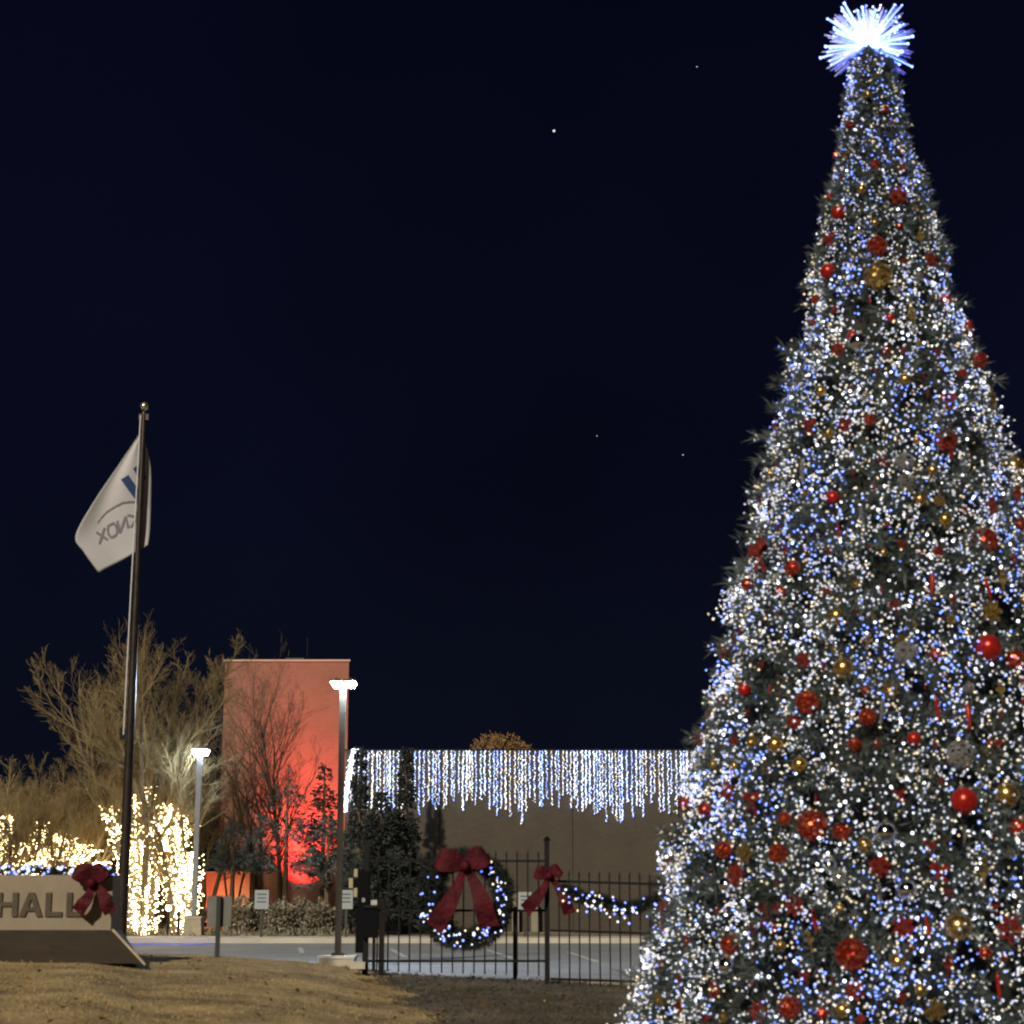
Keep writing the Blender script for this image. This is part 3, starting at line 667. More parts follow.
# ------------------------------------------------------------ flagpole and flag
FY = 31.0
pb0 = at(121.5, 938, FY); ptop = at(144, 410, FY); fx = (pb0.x + ptop.x) / 2
fz0 = gzf(fx, FY)
fp = thing('flagpole', 'tall dark metal flagpole with a silver ball on top behind the sign', 'flagpole', (fx, FY, fz0))
ztop = at(144, 411, FY).z
MB().lathe([(.095, -.2), (.09, 0), (.082, 2.5), (.062, 6), (.045, ztop - fz0 - .05), (.045, ztop - fz0)], 16, (fx, FY, fz0)).build('pole', M['pole_dark'], fp, True)
MB().lathe([(.16, -.1), (.15, .05), (.1, .12)], 16, (fx, FY, fz0)).build('collar', M['pole_dark'], fp)
MB().sphere((fx, FY, ztop + .09), .075, 14, 10).build('ball', M['silver'], fp, True)
MB().box(fx - .085, FY - .03, ztop - .16, fx + .085, FY + .03, ztop - .06).build('truck', M['pole_dark'], fp)
MB().tube([(fx - .10, FY - .06, at(135, 735, FY).z), (fx - .085, FY - .05, at(138, 600, FY).z), (fx - .05, FY - .05, ztop - .1)], .014, 5).build('halyard', M['rope'], fp)
MB().box(fx - .17, FY - .05, at(135, 740, FY).z, fx - .08, FY + .03, at(135, 728, FY).z).build('cleat', M['black'], fp)
fl = thing('flag', 'limp white flag with blue bars and lettering hanging from the flagpole', 'flag', (fx, FY, at(141, 432, FY).z))
def P3(px, py, dy): return at(px, py, FY + dy)
hoist = [P3(143, 432, .06), P3(148, 452, .10), P3(151, 472, .14), P3(151, 500, .14), P3(150, 528, .12), P3(148, 545, .08)]
fly = [P3(140, 433, .05), P3(118, 466, .0), P3(94, 502, -.1), P3(76, 536, -.15), P3(84, 552, -.12), P3(99, 573, -.05)]
# columns between hoist (v top->bottom) and the fly edge; bottom edge 99,573 -> 148,545
def cr_(pts, t):
    t = t * (len(pts) - 1); i = min(int(t), len(pts) - 2); f = t - i
    g_ = lambda k_: pts[max(0, min(len(pts) - 1, k_))]
    p0, p1, p2, p3 = g_(i - 1), g_(i), g_(i + 1), g_(i + 2)
    return .5 * ((2 * p1) + (p2 - p0) * f + (2 * p0 - 5 * p1 + 4 * p2 - p3) * f * f + (3 * p1 - p0 - 3 * p2 + p3) * f ** 3)
def flagpt(u_, v_, off=0.0):
    a_ = cr_(hoist, v_); b_ = cr_(fly, v_)
    p = a_.lerp(b_, u_)
    p.y += .05 * math.sin(u_ * 9 + v_ * 3) * u_ * (1 - .3 * u_) + .03 * math.sin(v_ * 8 + u_ * 4) * math.sin(u_ * PI) - off
    return p
NU, NV = 26, 30; mb = MB()
mb.add([flagpt(i / NU, j / NV) for j in range(NV + 1) for i in range(NU + 1)], [(j * (NU + 1) + i, j * (NU + 1) + i + 1, (j + 1) * (NU + 1) + i + 1, (j + 1) * (NU + 1) + i) for j in range(NV) for i in range(NU)])
fo = mb.build('cloth', M['flag'], fl, True); sm = fo.modifiers.new('thick', 'SOLIDIFY'); sm.thickness = .006; sm.offset = 0
# invert photo position -> (u,v) on the flag for the printed marks
import itertools
grid = []
for j in range(61):
    for i in range(61):
        p = flagpt(i / 60, j / 60); d = p - Vector((0, 0, EYE)); dd = d.y * CP + d.z * SP; uu = -d.y * SP + d.z * CP
        grid.append((512 + F * d.x / dd, 512 - F * uu / dd, i / 60, j / 60))
GR = np.array(grid)
def uv_of(px, py):
    q = (GR[:, 0] - px) ** 2 + (GR[:, 1] - py) ** 2; ii = np.argsort(q)[:4]; wq = 1 / (q[ii] + .01); return (GR[ii, 2] * wq).sum() / wq.sum(), (GR[ii, 3] * wq).sum() / wq.sum()
def decal(name, quads, m):
    mb = MB()
    for q in quads:
        n_ = 4; vs = []
        for j in range(n_ + 1):
            for i in range(n_ + 1):
                a_ = i / n_; b_ = j / n_
                px = (q[0][0] * (1 - a_) + q[1][0] * a_) * (1 - b_) + (q[3][0] * (1 - a_) + q[2][0] * a_) * b_
                py = (q[0][1] * (1 - a_) + q[1][1] * a_) * (1 - b_) + (q[3][1] * (1 - a_) + q[2][1] * a_) * b_
                u_, v_ = uv_of(px, py); vs.append(flagpt(u_, v_, .012))
        mb.add(vs, [(j * 5 + i, j * 5 + i + 1, (j + 1) * 5 + i + 1, (j + 1) * 5 + i) for j in range(4) for i in range(4)])
    mb.build(name, m, fl)
decal('blue_bar', [[(121, 480), (128.5, 475), (142, 495), (136, 501)]], M['flag_blue'])
decal('blue_bar', [[(133, 469), (138, 465), (147, 478), (142, 483)]], M['flag_blue'])
arc = [(98, 522), (103, 515), (109, 509.5), (116, 505), (123, 502), (130, 501), (137, 501)]
decal('arc_line', [[arc[i], arc[i + 1], (arc[i + 1][0], arc[i + 1][1] + 2), (arc[i][0], arc[i][1] + 2)] for i in range(6)], M['flag_grey'])
# mirrored lettering as strokes, running down to the left (seen from behind the cloth)
def stroke(p, q, wd=2.0):
    dx, dy = q[0] - p[0], q[1] - p[1]; L = math.hypot(dx, dy); nx_, ny_ = -dy / L * wd / 2, dx / L * wd / 2
    return [(p[0] + nx_, p[1] + ny_), (q[0] + nx_, q[1] + ny_), (q[0] - nx_, q[1] - ny_), (p[0] - nx_, p[1] - ny_)]
LT = {'K': [((0, 0), (0, 1)), ((0, .5), (.8, 1)), ((0, .5), (.8, 0))], 'N': [((0, 0), (0, 1)), ((0, 1), (.8, 0)), ((.8, 0), (.8, 1))],
      'O': [((.15, 0), (0, .3)), ((0, .3), (0, .7)), ((0, .7), (.15, 1)), ((.15, 1), (.65, 1)), ((.65, 1), (.8, .7)), ((.8, .7), (.8, .3)), ((.8, .3), (.65, 0)), ((.65, 0), (.15, 0))],
      'X': [((0, 0), (.8, 1)), ((0, 1), (.8, 0))]}
base = Vector((139, 523)); adv = Vector((-10.4, 5.6)); upv = Vector((-3.0, -12)); qs = []
for k_, ch in enumerate('KNOX'):
    for p, q in LT[ch]:
        A_ = base + adv * (k_ + p[0]) + upv * p[1]; B_ = base + adv * (k_ + q[0]) + upv * q[1]
        qs.append(stroke((A_.x, A_.y), (B_.x, B_.y), 2.3))
decal('lettering', qs, M['flag_grey'])

# ------------------------------------------------------------ small signs
def small_sign(label, px, ytop, ybot, wpx, gpx, Y, back=False, post='pole_white', lines=3, pw=2.6):
    x = at(px, 900, Y).x; z0 = gzf(x, Y) if Y < 57 else LOTZ + .15
    t = thing('small_sign', label, 'sign', (x, Y, z0), )
    w_ = pxw(wpx, Y); zt_, zb_ = at(px, ytop, Y).z, at(px, ybot, Y).z; hw = pxw(pw, Y) / 2
    yo = .03 if back else -.035
    MB().box(x - hw, Y - hw, z0 - .2, x + hw, Y + hw, zt_ - (.0 if back else .03)).build('post', M[post], t)
    pn = MB().box(x - w_ / 2, Y + yo - .008 + (hw if back else -hw), zb_, x + w_ / 2, Y + yo + .008 + (hw if back else -hw), zt_).build('panel', M['panel_grey' if back else 'sign_white'], t)
    if not back:
        mb = MB(); yf = Y + yo - .008 - hw - .003
        for i in range(lines):
            zc = zt_ - (zt_ - zb_) * (.22 + .2 * i); mb.box(x - w_ * (.34 - .05 * (i % 2)), yf, zc - .025, x + w_ * (.34 - .04 * (i % 2)), yf + .002, zc + .02)
        mb.build('lettering', M['sign_ink'], pn)
    return t
t = small_sign('grey sign seen from behind on a dark post at the crest of the lawn', 219, 896, 927, 24, 955, 29.3, True, 'green_post', pw=4.2)
small_sign('small white notice sign on a post in front of the clipped bushes', 262, 890, 909, 14, 935, 58.6, post='bronze')
small_sign('small white notice sign on a post just right of the tall bronze lamp post', 346.5, 890, 909, 13, 938, 58.6, post='bronze')
small_sign('small white notice sign behind the gate right of the wreath', 525, 892, 911, 13, 940, 58.8, post='bronze')
def lamp_post(label, bx, by, topx, topy, Y, poleM, heads, wpx, blockpx, blocky, hy):
    z0 = LOTZ if Y < 57 else LOTZ + .15
    x = at(bx, by, Y).x; x = (x + at(topx, topy, Y).x) / 2
    t = thing('lamp_post', label, 'street lamp', (x, Y, z0), 'car park lamp posts')
    zt_ = at(topx, topy, Y).z; bw = pxw(blockpx, Y) / 2; zb_ = at(bx, blocky, Y).z; r_ = pxw(wpx, Y) / 2
    mb = MB(); mb.add([(x - bw, Y - bw, z0 - .1), (x + bw, Y - bw, z0 - .1), (x + bw, Y + bw, z0 - .1), (x - bw, Y + bw, z0 - .1), (x - bw * .86, Y - bw * .86, zb_), (x + bw * .86, Y - bw * .86, zb_), (x + bw * .86, Y + bw * .86, zb_), (x - bw * .86, Y + bw * .86, zb_)],
                      [(3, 2, 1, 0), (4, 5, 6, 7), (0, 1, 5, 4), (1, 2, 6, 5), (2, 3, 7, 6), (3, 0, 4, 7)])
    mb.build('footing', M['block'], t)
    MB().box(x - bw * .92, Y - bw * .92, zb_, x + bw * .92, Y + bw * .92, zb_ + .05).build('footing_cap', M['concrete'], t)
    MB().box(x - r_, Y - r_, zb_, x + r_, Y + r_, zt_).build('pole', poleM, t)
    MB().box(x - r_ * 2, Y - r_ * 2, zb_ + .05, x + r_ * 2, Y + r_ * 2, zb_ + .1).build('base_plate', poleM, t)
    for hx0, hx1 in heads:
        a_ = at(hx0, hy, Y).x; b_ = at(hx1, hy, Y).x; zh = at(topx, hy, Y).z; h2 = pxw(3.4, Y)
        h = MB().box(a_, Y - .22, zh + h2 * .5, b_, Y + .22, zh + h2 * .5 + .06); h.box(a_ + .1, Y - .14, zh + h2 * .5 + .06, b_ - .1, Y + .14, zh + h2 * .5 + .1)
        hd = h.build('lamp_head', poleM, t)
        ln = MB(); ln.add([(a_ + .01, Y - .2, zh + h2 * .5), (b_ - .01, Y - .2, zh + h2 * .5), (b_ - .01, Y + .2, zh + h2 * .5), (a_ + .01, Y + .2, zh + h2 * .5),
                           (a_ + .07, Y - .12, zh - h2 * .9), (b_ - .07, Y - .12, zh - h2 * .9), (b_ - .07, Y + .12, zh - h2 * .9), (a_ + .07, Y + .12, zh - h2 * .9)],
                          [(0, 1, 2, 3), (7, 6, 5, 4), (4, 5, 1, 0), (5, 6, 2, 1), (6, 7, 3, 2), (7, 4, 0, 3)])
        ln.build('lens', M['lamp' if Y < 50 else 'lamp_low'], hd)
    return t, x
lamp_post('pale lamp post with one glowing head among the lit trees', 194, 915, 200, 751, 61, M['pole_white'], [(192.5, 209)], 5.0, 19, 918, 752)
lamp_post('tall bronze lamp post with two glowing heads in front of the red lit brick tower', 337, 955, 344, 684, 38, M['bronze'], [(331, 342.5), (345.5, 356.5)], 6.0, 40, 958, 684.5)

# ------------------------------------------------------------ brick tower, wing, long hall
t_y = 75.0
def building(label, name, px0, px1, ytop, Y, depth, m, cop, z0=.1, ch=.18, over=.06, skew=0.0):
    x0, x1 = at(px0, ytop, Y).x, at(px1, ytop, Y).x; zt_ = at((px0 + px1) / 2, ytop, Y).z
    t = thing(name, label, 'building', ((x0 + x1) / 2, Y, z0))
    sk = skew * depth
    def pr_(a, y0, b, y1, za, zb_): return MB().add([(a, y0, za), (b, y0, za), (b + sk, y1, za), (a + sk, y1, za), (a, y0, zb_), (b, y0, zb_), (b + sk, y1, zb_), (a + sk, y1, zb_)], [(3, 2, 1, 0), (4, 5, 6, 7), (0, 1, 5, 4), (1, 2, 6, 5), (2, 3, 7, 6), (3, 0, 4, 7)])
    pr_(x0, Y, x1, Y + depth, z0 - .2, zt_).build('wall', m, t)
    pr_(x0 - over, Y - over, x1 + over, Y + depth + over, zt_, zt_ + ch).build('roof', cop, t)
    return t, x0, x1, zt_
tw, tx0, tx1, tz = building('square orange brick tower washed red by floodlights', 'brick_tower', 225, 349, 661.5, t_y, 5.5, M['tower'], M['coping'], ch=.08, skew=-.13)
ax = at(307, 640, t_y + 1).x
MB().tube([(ax, t_y + 1.2, tz), (ax, t_y + 1.2, at(307, 634, t_y).z)], .025, 5).build('antenna', M['black'], tw)
MB().box(ax - .9, t_y + 1, tz + .05, ax - .1, t_y + 1.6, tz + .28).build('roof_vent', M['darkcoping'], tw)
wg, wx0, wx1, wz = building('low orange brick wing left of the tower behind the lit trunks', 'brick_wing', 92, 250, 873, 73.6, 1.2, M['wing'], M['coping'], ch=.06)
dx0, dx1 = at(153, 900, 73.5).x, at(173, 900, 73.5).x
dr = MB().box(dx0, 73.52, .15, dx1, 73.6 - .001, at(160, 884, 73.5).z).build('door', M['door'], wg)
MB().box(dx0 - .1, 73.5, at(160, 884, 73.5).z, dx1 + .1, 73.59, at(160, 882, 73.5).z).build('lintel', M['darkcoping'], wg)
hl, hx0, hx1, hz = building('long brown brick hall with a flat roof edged by icicle lights', 'hall_building', 346, 1180, 751, 66, 18, M['hallwall'], M['darkcoping'], ch=.06, over=.03)
# facade features of the hall
def fbox(px0, px1, y0, y1, proud, m, name, par=hl, Y=66):
    return MB().box(at(px0, y0, Y).x, Y - proud, at(px0, y1, Y).z, at(px1, y0, Y).x, Y - .001, at(px0, y0, Y).z).build(name, m, par)
M['joint'] = mat('control_joint', (.03, .026, .022), .9)
M['hall_light'] = mat('pale_pier', (.20, .185, .15), .85, noise=((.26, .24, .2), 1.2, 6))
for p_ in (440, 572, 710): fbox(p_ - .4, p_ + .4, 752, 930, .015, M['joint'], 'wall_joint')
fbox(346, 1180, 932, 940, .25, M['hall_light'], 'base_course')
fbox(407, 421, 885, 931, .08, M['door'], 'door'); fbox(478, 500, 893, 931, .08, M['door'], 'door')
fbox(512, 519, 893, 932, .3, M['hall_light'], 'pier'); fbox(531, 539, 905, 932, .3, M['hall_light'], 'pier')
fbox(648, 668, 880, 931, .06, M['joint'], 'door')
# icicle lights
ic = thing('icicle_lights', 'long curtain of white and blue icicle lights hanging from the hall roof edge', 'string lights', (hx0, 65.8, hz))
rs2 = random.Random(3)
MB().tube([(hx0 - .05, 65.86, hz + .03), (at(830, 751, 65.86).x, 65.86, hz + .03)], .015, 4).build('wire', M['black_rough'], ic)
prof_ = [(350, 60), (400, 66), (415, 62), (440, 52), (470, 54), (500, 64), (520, 66), (540, 56), (560, 50), (590, 62), (620, 66), (640, 60), (660, 54), (700, 60), (830, 58)]
p_ = 352.0; nst = 0; restP = []; restm = []; restr = []
while p_ < 900:
    ln_ = float(np.interp(p_, [q[0] for q in prof_], [q[1] for q in prof_])) * rs2.uniform(.74, 1.12)
    x = at(p_, 751, 65.85).x; L = ln_ * .0370; nb_ = max(6, int(L / .045)); zz = hz - np.arange(nb_) * (L / nb_) - .02
    c = rs2.choice(['w', 'w', 'b', 'm', 'y', 'm'])
    P = np.stack([x + RNG.normal(size=nb_) * .018, np.full(nb_, 65.85) + RNG.normal(size=nb_) * .02, zz], 1)
    prob = {'w': (.75, .1, .15), 'b': (.35, .05, .6), 'm': (.5, .25, .25), 'y': (.3, .65, .05)}[c]
    mi_ = RNG.choice(3, nb_, p=prob); rr_ = RNG.uniform(.012, .031, nb_); hot = RNG.random() < .2
    if hot: rr_ *= 1.3
    P = np.vstack([P, P[:1]]); mi_ = np.append(mi_, 3); rr_ = np.append(rr_, .004)
    if nst < 100:
        o = bulbs('light_strand', P, rr_, [M['i_white'], M['i_warm'], M['i_blue'], M['black_rough']], mi_, ic)
        n6 = len(P) * 6; co = o.data.vertices
        for q in range(6): co[n6 - 6 + q].co = Vector((x, 65.85, hz - L / 2)) - wloc(ic) + Vector((OV[q][0] * .006, OV[q][1] * .006, OV[q][2] * L / 2))
    else: restP.append(P[:-1]); restm.append(mi_[:-1]); restr.append(rr_[:-1])
    p_ += rs2.choice([2.6, 3.2, 3.8, 4.4, 5.0]); nst += 1
o = bulbs('light_strands', np.vstack(restP), np.concatenate(restr), [M['i_white'], M['i_warm'], M['i_blue']], np.concatenate(restm), ic); o['kind'] = 'stuff'
# bright bundle at the left corner
ce = thing('corner_light_bundle', 'dense bright bundle of white lights at the left corner of the hall roof', 'string lights', (hx0 - .1, 65.7, hz))
nb_ = 420; f_ = RNG.random(nb_); P = np.zeros((nb_, 3)); P[:, 2] = at(350, 748, 65.7).z + (at(350, 812, 65.7).z - at(350, 748, 65.7).z) * f_
P[:, 0] = at(355, 780, 65.7).x - .32 * np.sin(np.clip(f_ * 1.6, 0, PI / 2)) + RNG.normal(size=nb_) * .07 * (1 - f_ * .6); P[:, 1] = 65.6 + RNG.normal(size=nb_) * .06
bulbs('light_strand', P, RNG.uniform(.018, .034, nb_), [M['i_white'], M['b_hot']], (RNG.random(nb_) < .5).astype(int), ce)

# red floodlights in front of the tower
def flood(px, py, Y, power, label, aim, size_=65, colr=(1, .035, .035), lens='red_flood', grp='red floodlights at the brick walls'):
    p = at(px, py, Y); z0 = .25; t = thing('floodlight', label, 'floodlight', (p.x, Y, z0), grp)
    MB().box(p.x - .14, Y - .1, z0 + .15, p.x + .14, Y + .1, z0 + .33).build('housing', M['black'], t)
    MB().box(p.x - .02, Y - .02, z0 - .05, p.x + .02, Y + .02, z0 + .15).build('stake', M['black'], t)
    MB().box(p.x - .12, Y - .07, z0 + .33, p.x + .12, Y + .08, z0 + .34).build('lens', M[lens], t)
    ld = bpy.data.lights.new('flood_beam', 'SPOT'); ld.energy = power; ld.color = colr; ld.spot_size = R(size_ * 2); ld.spot_blend = 1.0; ld.shadow_soft_size = .08
    lo = bpy.data.objects.new('flood_beam', ld); COL.objects.link(lo); lo.location = (p.x, Y, z0 + .4)
    d = (at(aim[0], aim[1], t_y) - lo.location); lo.rotation_euler = d.to_track_quat('-Z', 'Y').to_euler(); return t
flood(300, 900, 73.3, 15000, 'red floodlight at the foot of the tower beside the spruces', (303, 832), 27)
flood(204, 905, 71.4, 260, 'red floodlight at the brick wing left of the tower', (206, 850), 55)

M['amber_lens'] = glow('amber_flood_lens', (1.0, .6, .32), 3.0)
flood(231, 905, 72.0, 230, 'amber floodlight at the short orange wall left of the tower', (231, 885), 42, (1, .66, .40), 'amber_lens', None)
# low path lights
for lab, a_ in (('left one of two small white path lights in front of the brick wing', 168.5), ('right one of two small white path lights in front of the brick wing', 179)):
    p = at(a_, 908, 61.2); t = thing('path_light', lab, 'path light', (p.x, 61.2, .25), 'white path lights by the wing')
    MB().tube([(p.x, 61.2, .2), (p.x, 61.2, p.z - .1)], .04, 8).build('post', M['black'], t)
    MB().sphere(tuple(p), .105, 12, 8).build('globe', M['lamp_small'], t, True)
    MB().lathe([(.12, .0), (.02, .07)], 10, (p.x, 61.2, p.z + .09)).build('cap', M['black'], t)

# ------------------------------------------------------------ bare trees
def bare_tree(name, label, px, Y, H, seed, stems=4, spread=.5, depth=4, tw='twig', kids=(6, 6, 5, 4), r0=.12, light_z=None, nlights=0, group=None, up=.35, z0=.25, bottomfork=.25, lightlab=None, lightr=(.022, .04), lateral=1.0, limbs=(), klen=1.0):
    rs = random.Random(seed); x = at(px, 900, Y).x
    t = thing(name, label, 'tree', (x, Y, z0), group)
    trunk, crown = MB(), MB(); seglist = []
    def grow(p, d, L, r, lev):
        n = 5 if lev < 2 else 3; pts = [p]; rad = [r]; dd = d.copy(); q = p.copy()
        for i in range(n):
            dd = (dd + Vector((rs.gauss(0, 1), rs.gauss(0, 1), rs.gauss(0, .6))) * (.13 if lev < 2 else .2) + Vector((0, 0, up * .25))).normalized()
            q = q + dd * (L / n); pts.append(q.copy()); rad.append(max(.0038, r * (1 - .72 * (i + 1) / n)))
        (trunk if lev == 0 else crown).tube(pts, rad, 6 if lev == 0 else (4 if lev == 1 else 3), caps=False)
        if lev <= 2: seglist.append((pts, rad, lev))
        if lev >= depth: return
        k_ = kids[min(lev, len(kids) - 1)]
        for c in range(k_):
            tt = (.3 if lev == 0 else .15) + (.7 if lev == 0 else .82) * (c + rs.random()) / k_; fi = tt * n; i = min(int(fi), n - 1); pp = pts[i].lerp(pts[i + 1], fi - i)
            base_d = (pts[i + 1] - pts[i]).normalized(); ax_ = Vector((rs.gauss(0, 1), rs.gauss(0, 1), rs.gauss(0, .4))); ax_ = (ax_ - base_d * ax_.dot(base_d)).normalized()
            ang = rs.uniform(.35, .85) * lateral; nd = (base_d * math.cos(ang) + ax_ * math.sin(ang)).normalized()
            grow(pp, nd, L * (klen if lev == 0 else 1) * rs.uniform(.42, .68) * (1 - .35 * tt), rad[i] * .54, lev + 1)
    root = Vector((x, Y, z0 - .1)); base_h = bottomfork
    trunk.tube([root, root + Vector((0, 0, base_h + .15))], [r0 * 1.5, r0 * 1.25], 8)
    for s_ in range(stems):
        a_ = 2 * PI * s_ / stems + rs.random(); sp_ = spread * rs.uniform(.5, 1.1) if stems > 1 else .03
        d = Vector((math.cos(a_) * sp_, math.sin(a_) * sp_, 1)).normalized()
        grow(root + Vector((0, 0, base_h)), d, H * rs.uniform(.6, .78), r0 * rs.uniform(.8, 1.05), 0)
    lseg = []
    for lm in limbs:
        lp = [at(a_, b_, Y + .25 * math.sin(a_)) for a_, b_ in lm]
        if lp[0].z < z0 + .6: lp[0].z = z0 - .05
        lr = [r0 * (1 - .55 * i_ / (len(lp) - 1)) for i_ in range(len(lp))]; trunk.tube(lp, lr, 7); lseg += [(lp[i_], lp[i_ + 1], lr[i_]) for i_ in range(len(lp) - 1)]
        dd_ = (lp[-1] - lp[-2]).normalized(); dd_ = (dd_ + Vector((0, 0, .5))).normalized(); grow(lp[-1], dd_, H * .34, lr[-1], 1)
    trunk.build('trunk', M['bark'] if tw == 'twig' else M['twig_dark'], t); crown.build('crown', M[tw], t)
    if nlights:
        P = []; segs = [s_ for s_ in seglist if s_[2] <= 1 or rs.random() < .3]
        wts = []
        pool = []
        for pts, rad, lev in segs:
            for i in range(len(pts) - 1):
                if (pts[i].z + pts[i + 1].z) / 2 < z0 + light_z * (1 if lev == 0 else .95):
                    pool.append((pts[i], pts[i + 1], rad[i])); wts.append((pts[i + 1] - pts[i]).length * (2.6 if lev == 0 else (.9 if lev == 1 else .35)))
        lw = [(q_[1] - q_[0]).length for q_ in lseg]
        for _ in range(nlights):
            onl = lseg and rs.random() < .86
            a_, b_, r_ = (rs.choices(lseg, lw)[0] if onl else rs.choices(pool, wts)[0]); q = a_.lerp(b_, rs.random()); th = rs.random() * 2 * PI
            if onl: r_ = r_ + abs(rs.gauss(0, .10))
            if q.z > z0 + light_z * rs.uniform(.6, 1.05) and not onl: continue
            P.append((q.x + math.cos(th) * (r_ + .03), q.y + math.sin(th) * (r_ + .03), q.z))
        P = np.array(P); lt = thing('trunk_lights', lightlab, 'string lights', (x, Y, z0), 'warm lights wrapped on tree trunks')
        o = bulbs('bulbs', P, RNG.uniform(*lightr, len(P)), [M['w_warm']], np.zeros(len(P), int), lt); o['kind'] = 'stuff'
    return t
M['tanleaf'] = mat('tan_leaves', (.13, .075, .03), .9, noise=((.42, .27, .13), 1.2, 5))
LR = (.012, .028)
WL = 'warm string lights wrapped round '
bare_tree('bare_tree', 'tallest bare tree, rising behind the flagpole', 144, 63, 12.3, 3, 8, .17, 4, kids=(9, 8, 7, 5), r0=.15, lateral=.82, klen=.62, light_z=4.4, nlights=2000, lightlab=WL + 'the trunks just right of the flagpole', bottomfork=.15, lightr=LR,
          limbs=([(134, 928), (134, 880), (132, 835), (130, 795)], [(143, 928), (145, 880), (147, 835), (149, 785)], [(130, 928), (126, 880), (118, 838), (104, 806)], [(139, 928), (141, 870), (138, 840)]))
bare_tree('bare_tree', 'bare tree with lit stems just left of the pale lamp post', 176, 62.3, 6.4, 14, 4, .25, 3, kids=(7, 7, 6), r0=.13, light_z=4.2, nlights=2500, lightlab=WL + 'the stems left of the pale lamp post', lightr=LR,
          limbs=([(150, 928), (153, 880), (160, 845), (168, 803)], [(182, 928), (178, 885), (171, 850), (173, 806)], [(187, 926), (189, 885), (186, 856)], [(191, 926), (194, 885), (195, 852)], [(179, 892), (166, 868), (158, 850), (155, 822)], [(183, 900), (184, 860), (181, 815)]))
bare_tree('bare_tree', 'slender bare tree close to the right of the flagpole', 146, 66.5, 9.4, 21, 6, .25, 4, klen=.6, kids=(8, 7, 6, 5), r0=.12, light_z=3.4, nlights=200, lightlab=WL + 'the slender trunk behind the lit stems', lightr=LR)
bare_tree('bare_tree', 'wide bare tree directly above the word on the stone sign', 46, 64, 5.3, 33, 8, .75, 4, kids=(8, 7, 6, 5), r0=.12, light_z=3.1, nlights=2900, lightlab=WL + 'the low limbs above the stone sign', lightr=LR,
          limbs=([(42, 928), (42, 880), (41, 850), (39, 822)], [(44, 885), (56, 862), (72, 838)], [(45, 888), (66, 868), (96, 850)], [(44, 885), (52, 855), (60, 834)], [(48, 890), (76, 874), (104, 862)], [(42, 880), (30, 862), (24, 850)], [(46, 885), (60, 868), (84, 845)]))
bare_tree('bare_tree', 'bare tree cut by the left edge of the photo', 4, 63, 5.2, 41, 7, .6, 4, kids=(8, 7, 6, 5), r0=.13, light_z=3.1, nlights=2000, lightlab=WL + 'the tree at the left edge of the photo', lightr=LR,
          limbs=([(5, 928), (5, 880), (5, 850), (6, 816)], [(5, 888), (14, 862), (23, 844)], [(5, 885), (-10, 850), (-16, 830)], [(8, 888), (24, 872), (34, 862)], [(4, 880), (-2, 855), (-4, 838)]))
bare_tree('bare_tree', 'bare tree between the sign bow and the flagpole', 104, 65.5, 7.2, 52, 6, .38, 4, klen=.65, kids=(8, 7, 6, 5), r0=.12, light_z=3.0, nlights=90, lightlab=WL + 'the tree left of the flagpole', lightr=LR)
bare_tree('bare_tree', 'unlit bare tree between the pale lamp post and the tower', 200, 69, 7.6, 64, 5, .15, 4, klen=.6, kids=(8, 7, 6, 4), r0=.11)
bare_tree('bare_tree', 'back row bare tree behind the left edge tree', 12, 71, 6.0, 101, 6, .6, 4, kids=(8, 7, 6, 4), r0=.13)
bare_tree('bare_tree', 'back row bare tree behind the word on the stone sign', 62, 72, 6.4, 102, 6, .6, 4, kids=(8, 7, 6, 4), r0=.13)
bare_tree('bare_tree', 'back row bare tree seen left of the flagpole', 112, 72.4, 8.0, 103, 7, .25, 4, klen=.6, kids=(8, 7, 6, 4), r0=.13)
bare_tree('bare_tree', 'back row bare tree between flagpole and pale lamp post', 165, 72, 8.8, 104, 7, .25, 4, klen=.6, kids=(8, 7, 6, 4), r0=.13)
bare_tree('bare_tree', 'dark bare tree in front of the middle of the red lit tower', 282, 68, 11.2, 75, 2, .04, 4, tw='twig_dark', kids=(12, 6, 4, 3), r0=.1, lateral=.8, up=.5)
bare_tree('bare_tree', 'slim dark bare tree at the left side of the tower face', 257, 67.5, 9.0, 87, 2, .10, 4, tw='twig_dark', kids=(10, 6, 4, 3), r0=.09, up=.4)
bare_tree('bare_tree', 'low dark bare tree between the tower edge and the pale lamp post', 234, 69.5, 7.2, 86, 3, .25, 4, tw='twig_dark', kids=(7, 6, 4, 3), r0=.06)
ftx = at(501, 745, 92).x; ft = thing('far_tree', 'tan leafy treetop showing above the hall roof', 'tree', (ftx, 92, 0))
ftz = at(501, 735, 92).z
MB().tube([(ftx, 92, -.1), (ftx, 92, ftz - 1)], [.25, .08], 7).build('trunk', M['bark'], ft)
n = 2600; D = unit(RNG.normal(size=(n, 3))); P = np.array([ftx, 92, ftz - 1.7]) + D * np.array([1.75, 1.6, 1.55]) * (.5 + .5 * RNG.random((n, 1))) * (1 + .12 * np.sin(D[:, :1] * 9 + D[:, 1:2] * 7))
V, F_ = sprays(P, D + (0, 0, .3), 7, .26, .07, .9); mesh_np('crown', V, F_, M['tanleaf'], ft)

